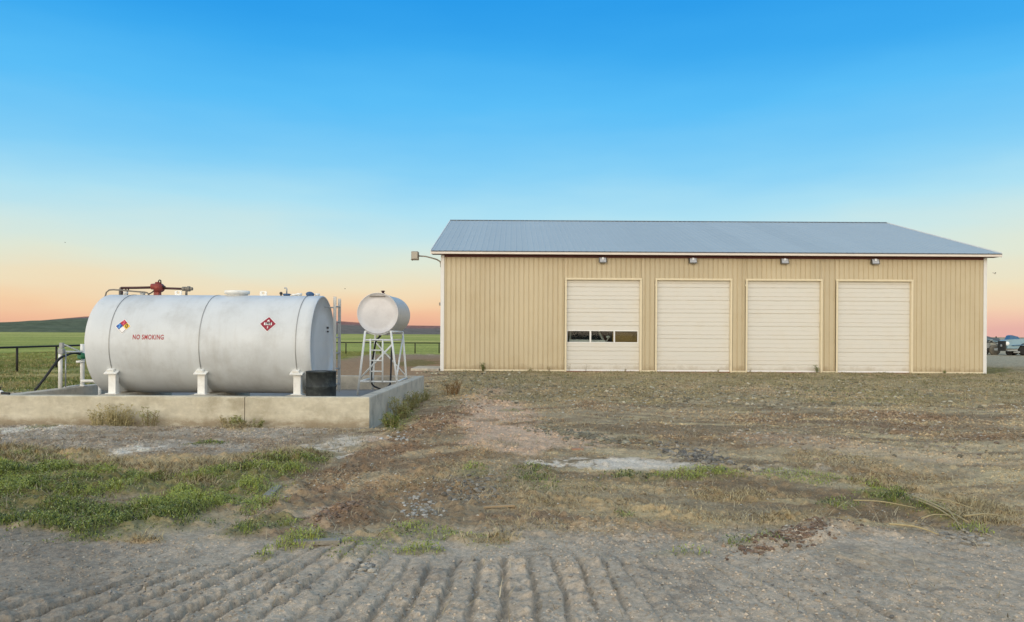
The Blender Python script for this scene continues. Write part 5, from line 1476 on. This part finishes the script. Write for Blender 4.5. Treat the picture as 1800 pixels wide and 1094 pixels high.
# ------------------------------------------------------------------ light
SUN_AZ = math.radians(205)      # compass: 0 = +Y (view direction), clockwise; behind the camera and to its left
SUN_EL = math.radians(7)
sd = Vector((math.sin(SUN_AZ)*math.cos(SUN_EL), math.cos(SUN_AZ)*math.cos(SUN_EL), math.sin(SUN_EL)))
w = bpy.data.worlds.new('World'); S.world = w; w.use_nodes = True
nt = w.node_tree; N, L = nt.nodes, nt.links
for n_ in list(N): N.remove(n_)
out = N.new('ShaderNodeOutputWorld'); bg = N.new('ShaderNodeBackground'); bg2 = N.new('ShaderNodeBackground'); add = N.new('ShaderNodeAddShader')
sky = N.new('ShaderNodeTexSky'); sky.sky_type = 'NISHITA'; sky.sun_disc = False; sky.sun_elevation = SUN_EL; sky.sun_rotation = SUN_AZ
L.new(sky.outputs['Color'], bg2.inputs['Color']); bg2.inputs['Strength'].default_value = 0.006
tc = N.new('ShaderNodeTexCoord'); sep = N.new('ShaderNodeSeparateXYZ'); L.new(tc.outputs['Generated'], sep.inputs['Vector'])
asn = N.new('ShaderNodeMath'); asn.operation = 'ARCSINE'; L.new(sep.outputs['Z'], asn.inputs[0])
hz_ = N.new('ShaderNodeTexNoise'); hz_.inputs['Scale'].default_value = 2.2; hz_.inputs['Detail'].default_value = 4
hm_ = N.new('ShaderNodeMapping'); hm_.inputs['Scale'].default_value = (1, 1, 5); L.new(tc.outputs['Generated'], hm_.inputs['Vector']); L.new(hm_.outputs['Vector'], hz_.inputs['Vector'])
hr_ = N.new('ShaderNodeMapRange'); hr_.inputs['To Min'].default_value = -.018; hr_.inputs['To Max'].default_value = .018; hr_.inputs['From Min'].default_value = .3; hr_.inputs['From Max'].default_value = .7; L.new(hz_.outputs['Fac'], hr_.inputs['Value'])
ha_ = N.new('ShaderNodeMath'); ha_.operation = 'ADD'; L.new(asn.outputs['Value'], ha_.inputs[0]); L.new(hr_.outputs['Result'], ha_.inputs[1]); asn = ha_
mrn = N.new('ShaderNodeMapRange'); mrn.inputs['From Min'].default_value = 0; mrn.inputs['From Max'].default_value = PI/2; L.new(asn.outputs['Value'], mrn.inputs['Value'])
def ramp(stops):
    r = N.new('ShaderNodeValToRGB'); cr = r.color_ramp
    while len(cr.elements) > 1: cr.elements.remove(cr.elements[-1])
    for i, (el, c) in enumerate(stops):
        e = cr.elements[0] if i == 0 else cr.elements.new(el/90.)
        e.position = el/90.; e.color = (*lin(c), 1)
    L.new(mrn.outputs['Result'], r.inputs['Fac']); return r
STOPS = [(0, (231, 173, 148)), (1.0, (239, 188, 154)), (2.0, (242, 206, 167)), (3.4, (237, 220, 187)), (5.2, (222, 228, 210)), (7.2, (202, 228, 228)), (9.5, (172, 222, 240)), (12.5, (130, 205, 244)), (16.6, (86, 187, 245)), (20.6, (56, 168, 238)), (24.3, (36, 154, 232)), (32, (44, 150, 228)), (55, (165, 196, 224)), (90, (218, 226, 234))]
rA = ramp(STOPS)
rB = ramp([(0, (228, 176, 166)), (1.0, (236, 189, 170)), (2.0, (240, 205, 175))]+STOPS[3:])
# the anti-twilight pink is stronger towards the right (north-east) horizon
mrx = N.new('ShaderNodeMapRange'); mrx.inputs['From Min'].default_value = 0.0; mrx.inputs['From Max'].default_value = 0.55; L.new(sep.outputs['X'], mrx.inputs['Value'])
mab = N.new('ShaderNodeMix'); mab.data_type = 'RGBA'; L.new(mrx.outputs['Result'], mab.inputs['Factor']); L.new(rA.outputs['Color'], mab.inputs['A']); L.new(rB.outputs['Color'], mab.inputs['B'])
# the glow where the sun has just set, behind the camera
dot = N.new('ShaderNodeVectorMath'); dot.operation = 'DOT_PRODUCT'; L.new(tc.outputs['Generated'], dot.inputs[0]); dot.inputs[1].default_value = sd
glow = N.new('ShaderNodeMapRange'); glow.interpolation_type = 'SMOOTHSTEP'; glow.inputs['From Min'].default_value = -0.45; glow.inputs['From Max'].default_value = 1.0
L.new(dot.outputs['Value'], glow.inputs['Value'])
gr_ = N.new('ShaderNodeValToRGB')
for i, (el, c_) in enumerate([(0, (.98, .80, .60)), (10, (.86, .78, .66)), (25, (.46, .47, .46)), (45, (.32, .345, .37)), (90, (.265, .28, .295))]):
    e = gr_.color_ramp.elements[i] if i < 2 else gr_.color_ramp.elements.new(el/90.)
    e.position = el/90.; e.color = (*c_, 1)
L.new(mrn.outputs['Result'], gr_.inputs['Fac'])
g3 = N.new('ShaderNodeVectorMath'); g3.operation = 'SCALE'; g3.inputs['Scale'].default_value = 3.0; L.new(gr_.outputs['Color'], g3.inputs[0])
gm = N.new('ShaderNodeMix'); gm.data_type = 'RGBA'; L.new(g3.outputs['Vector'], gm.inputs['B'])
L.new(glow.outputs['Result'], gm.inputs['Factor']); L.new(mab.outputs['Result'], gm.inputs['A'])
L.new(gm.outputs['Result'], bg.inputs['Color']); bg.inputs['Strength'].default_value = 1.0
L.new(bg.outputs['Background'], add.inputs[0]); L.new(bg2.outputs['Background'], add.inputs[1]); L.new(add.outputs['Shader'], out.inputs['Surface'])

su = bpy.data.lights.new('sun', 'SUN'); su.energy = 0.8; su.angle = math.radians(35); su.color = (1.0, .90, .74)
so = bpy.data.objects.new('sun', su); COL.objects.link(so); so.location = sd*50
so.rotation_euler = sd.to_track_quat('Z', 'Y').to_euler()

# ------------------------------------------------------------------ camera
cam = bpy.data.cameras.new('camera'); co = bpy.data.objects.new('camera', cam); COL.objects.link(co)
co.location = (0, 0, HC)
co.rotation_euler = (Matrix.Rotation(PI/2, 3, 'X') @ Matrix.Rotation(ROLL, 3, 'Z')).to_euler()
cam.sensor_width = 36; cam.lens = F/1800*36; cam.shift_y = (588-547)/1800
cam.clip_start = .05; cam.clip_end = 20000
S.camera = co
S.view_settings.view_transform = 'Standard'; S.view_settings.look = 'None'; S.view_settings.exposure = 0; S.view_settings.gamma = 1
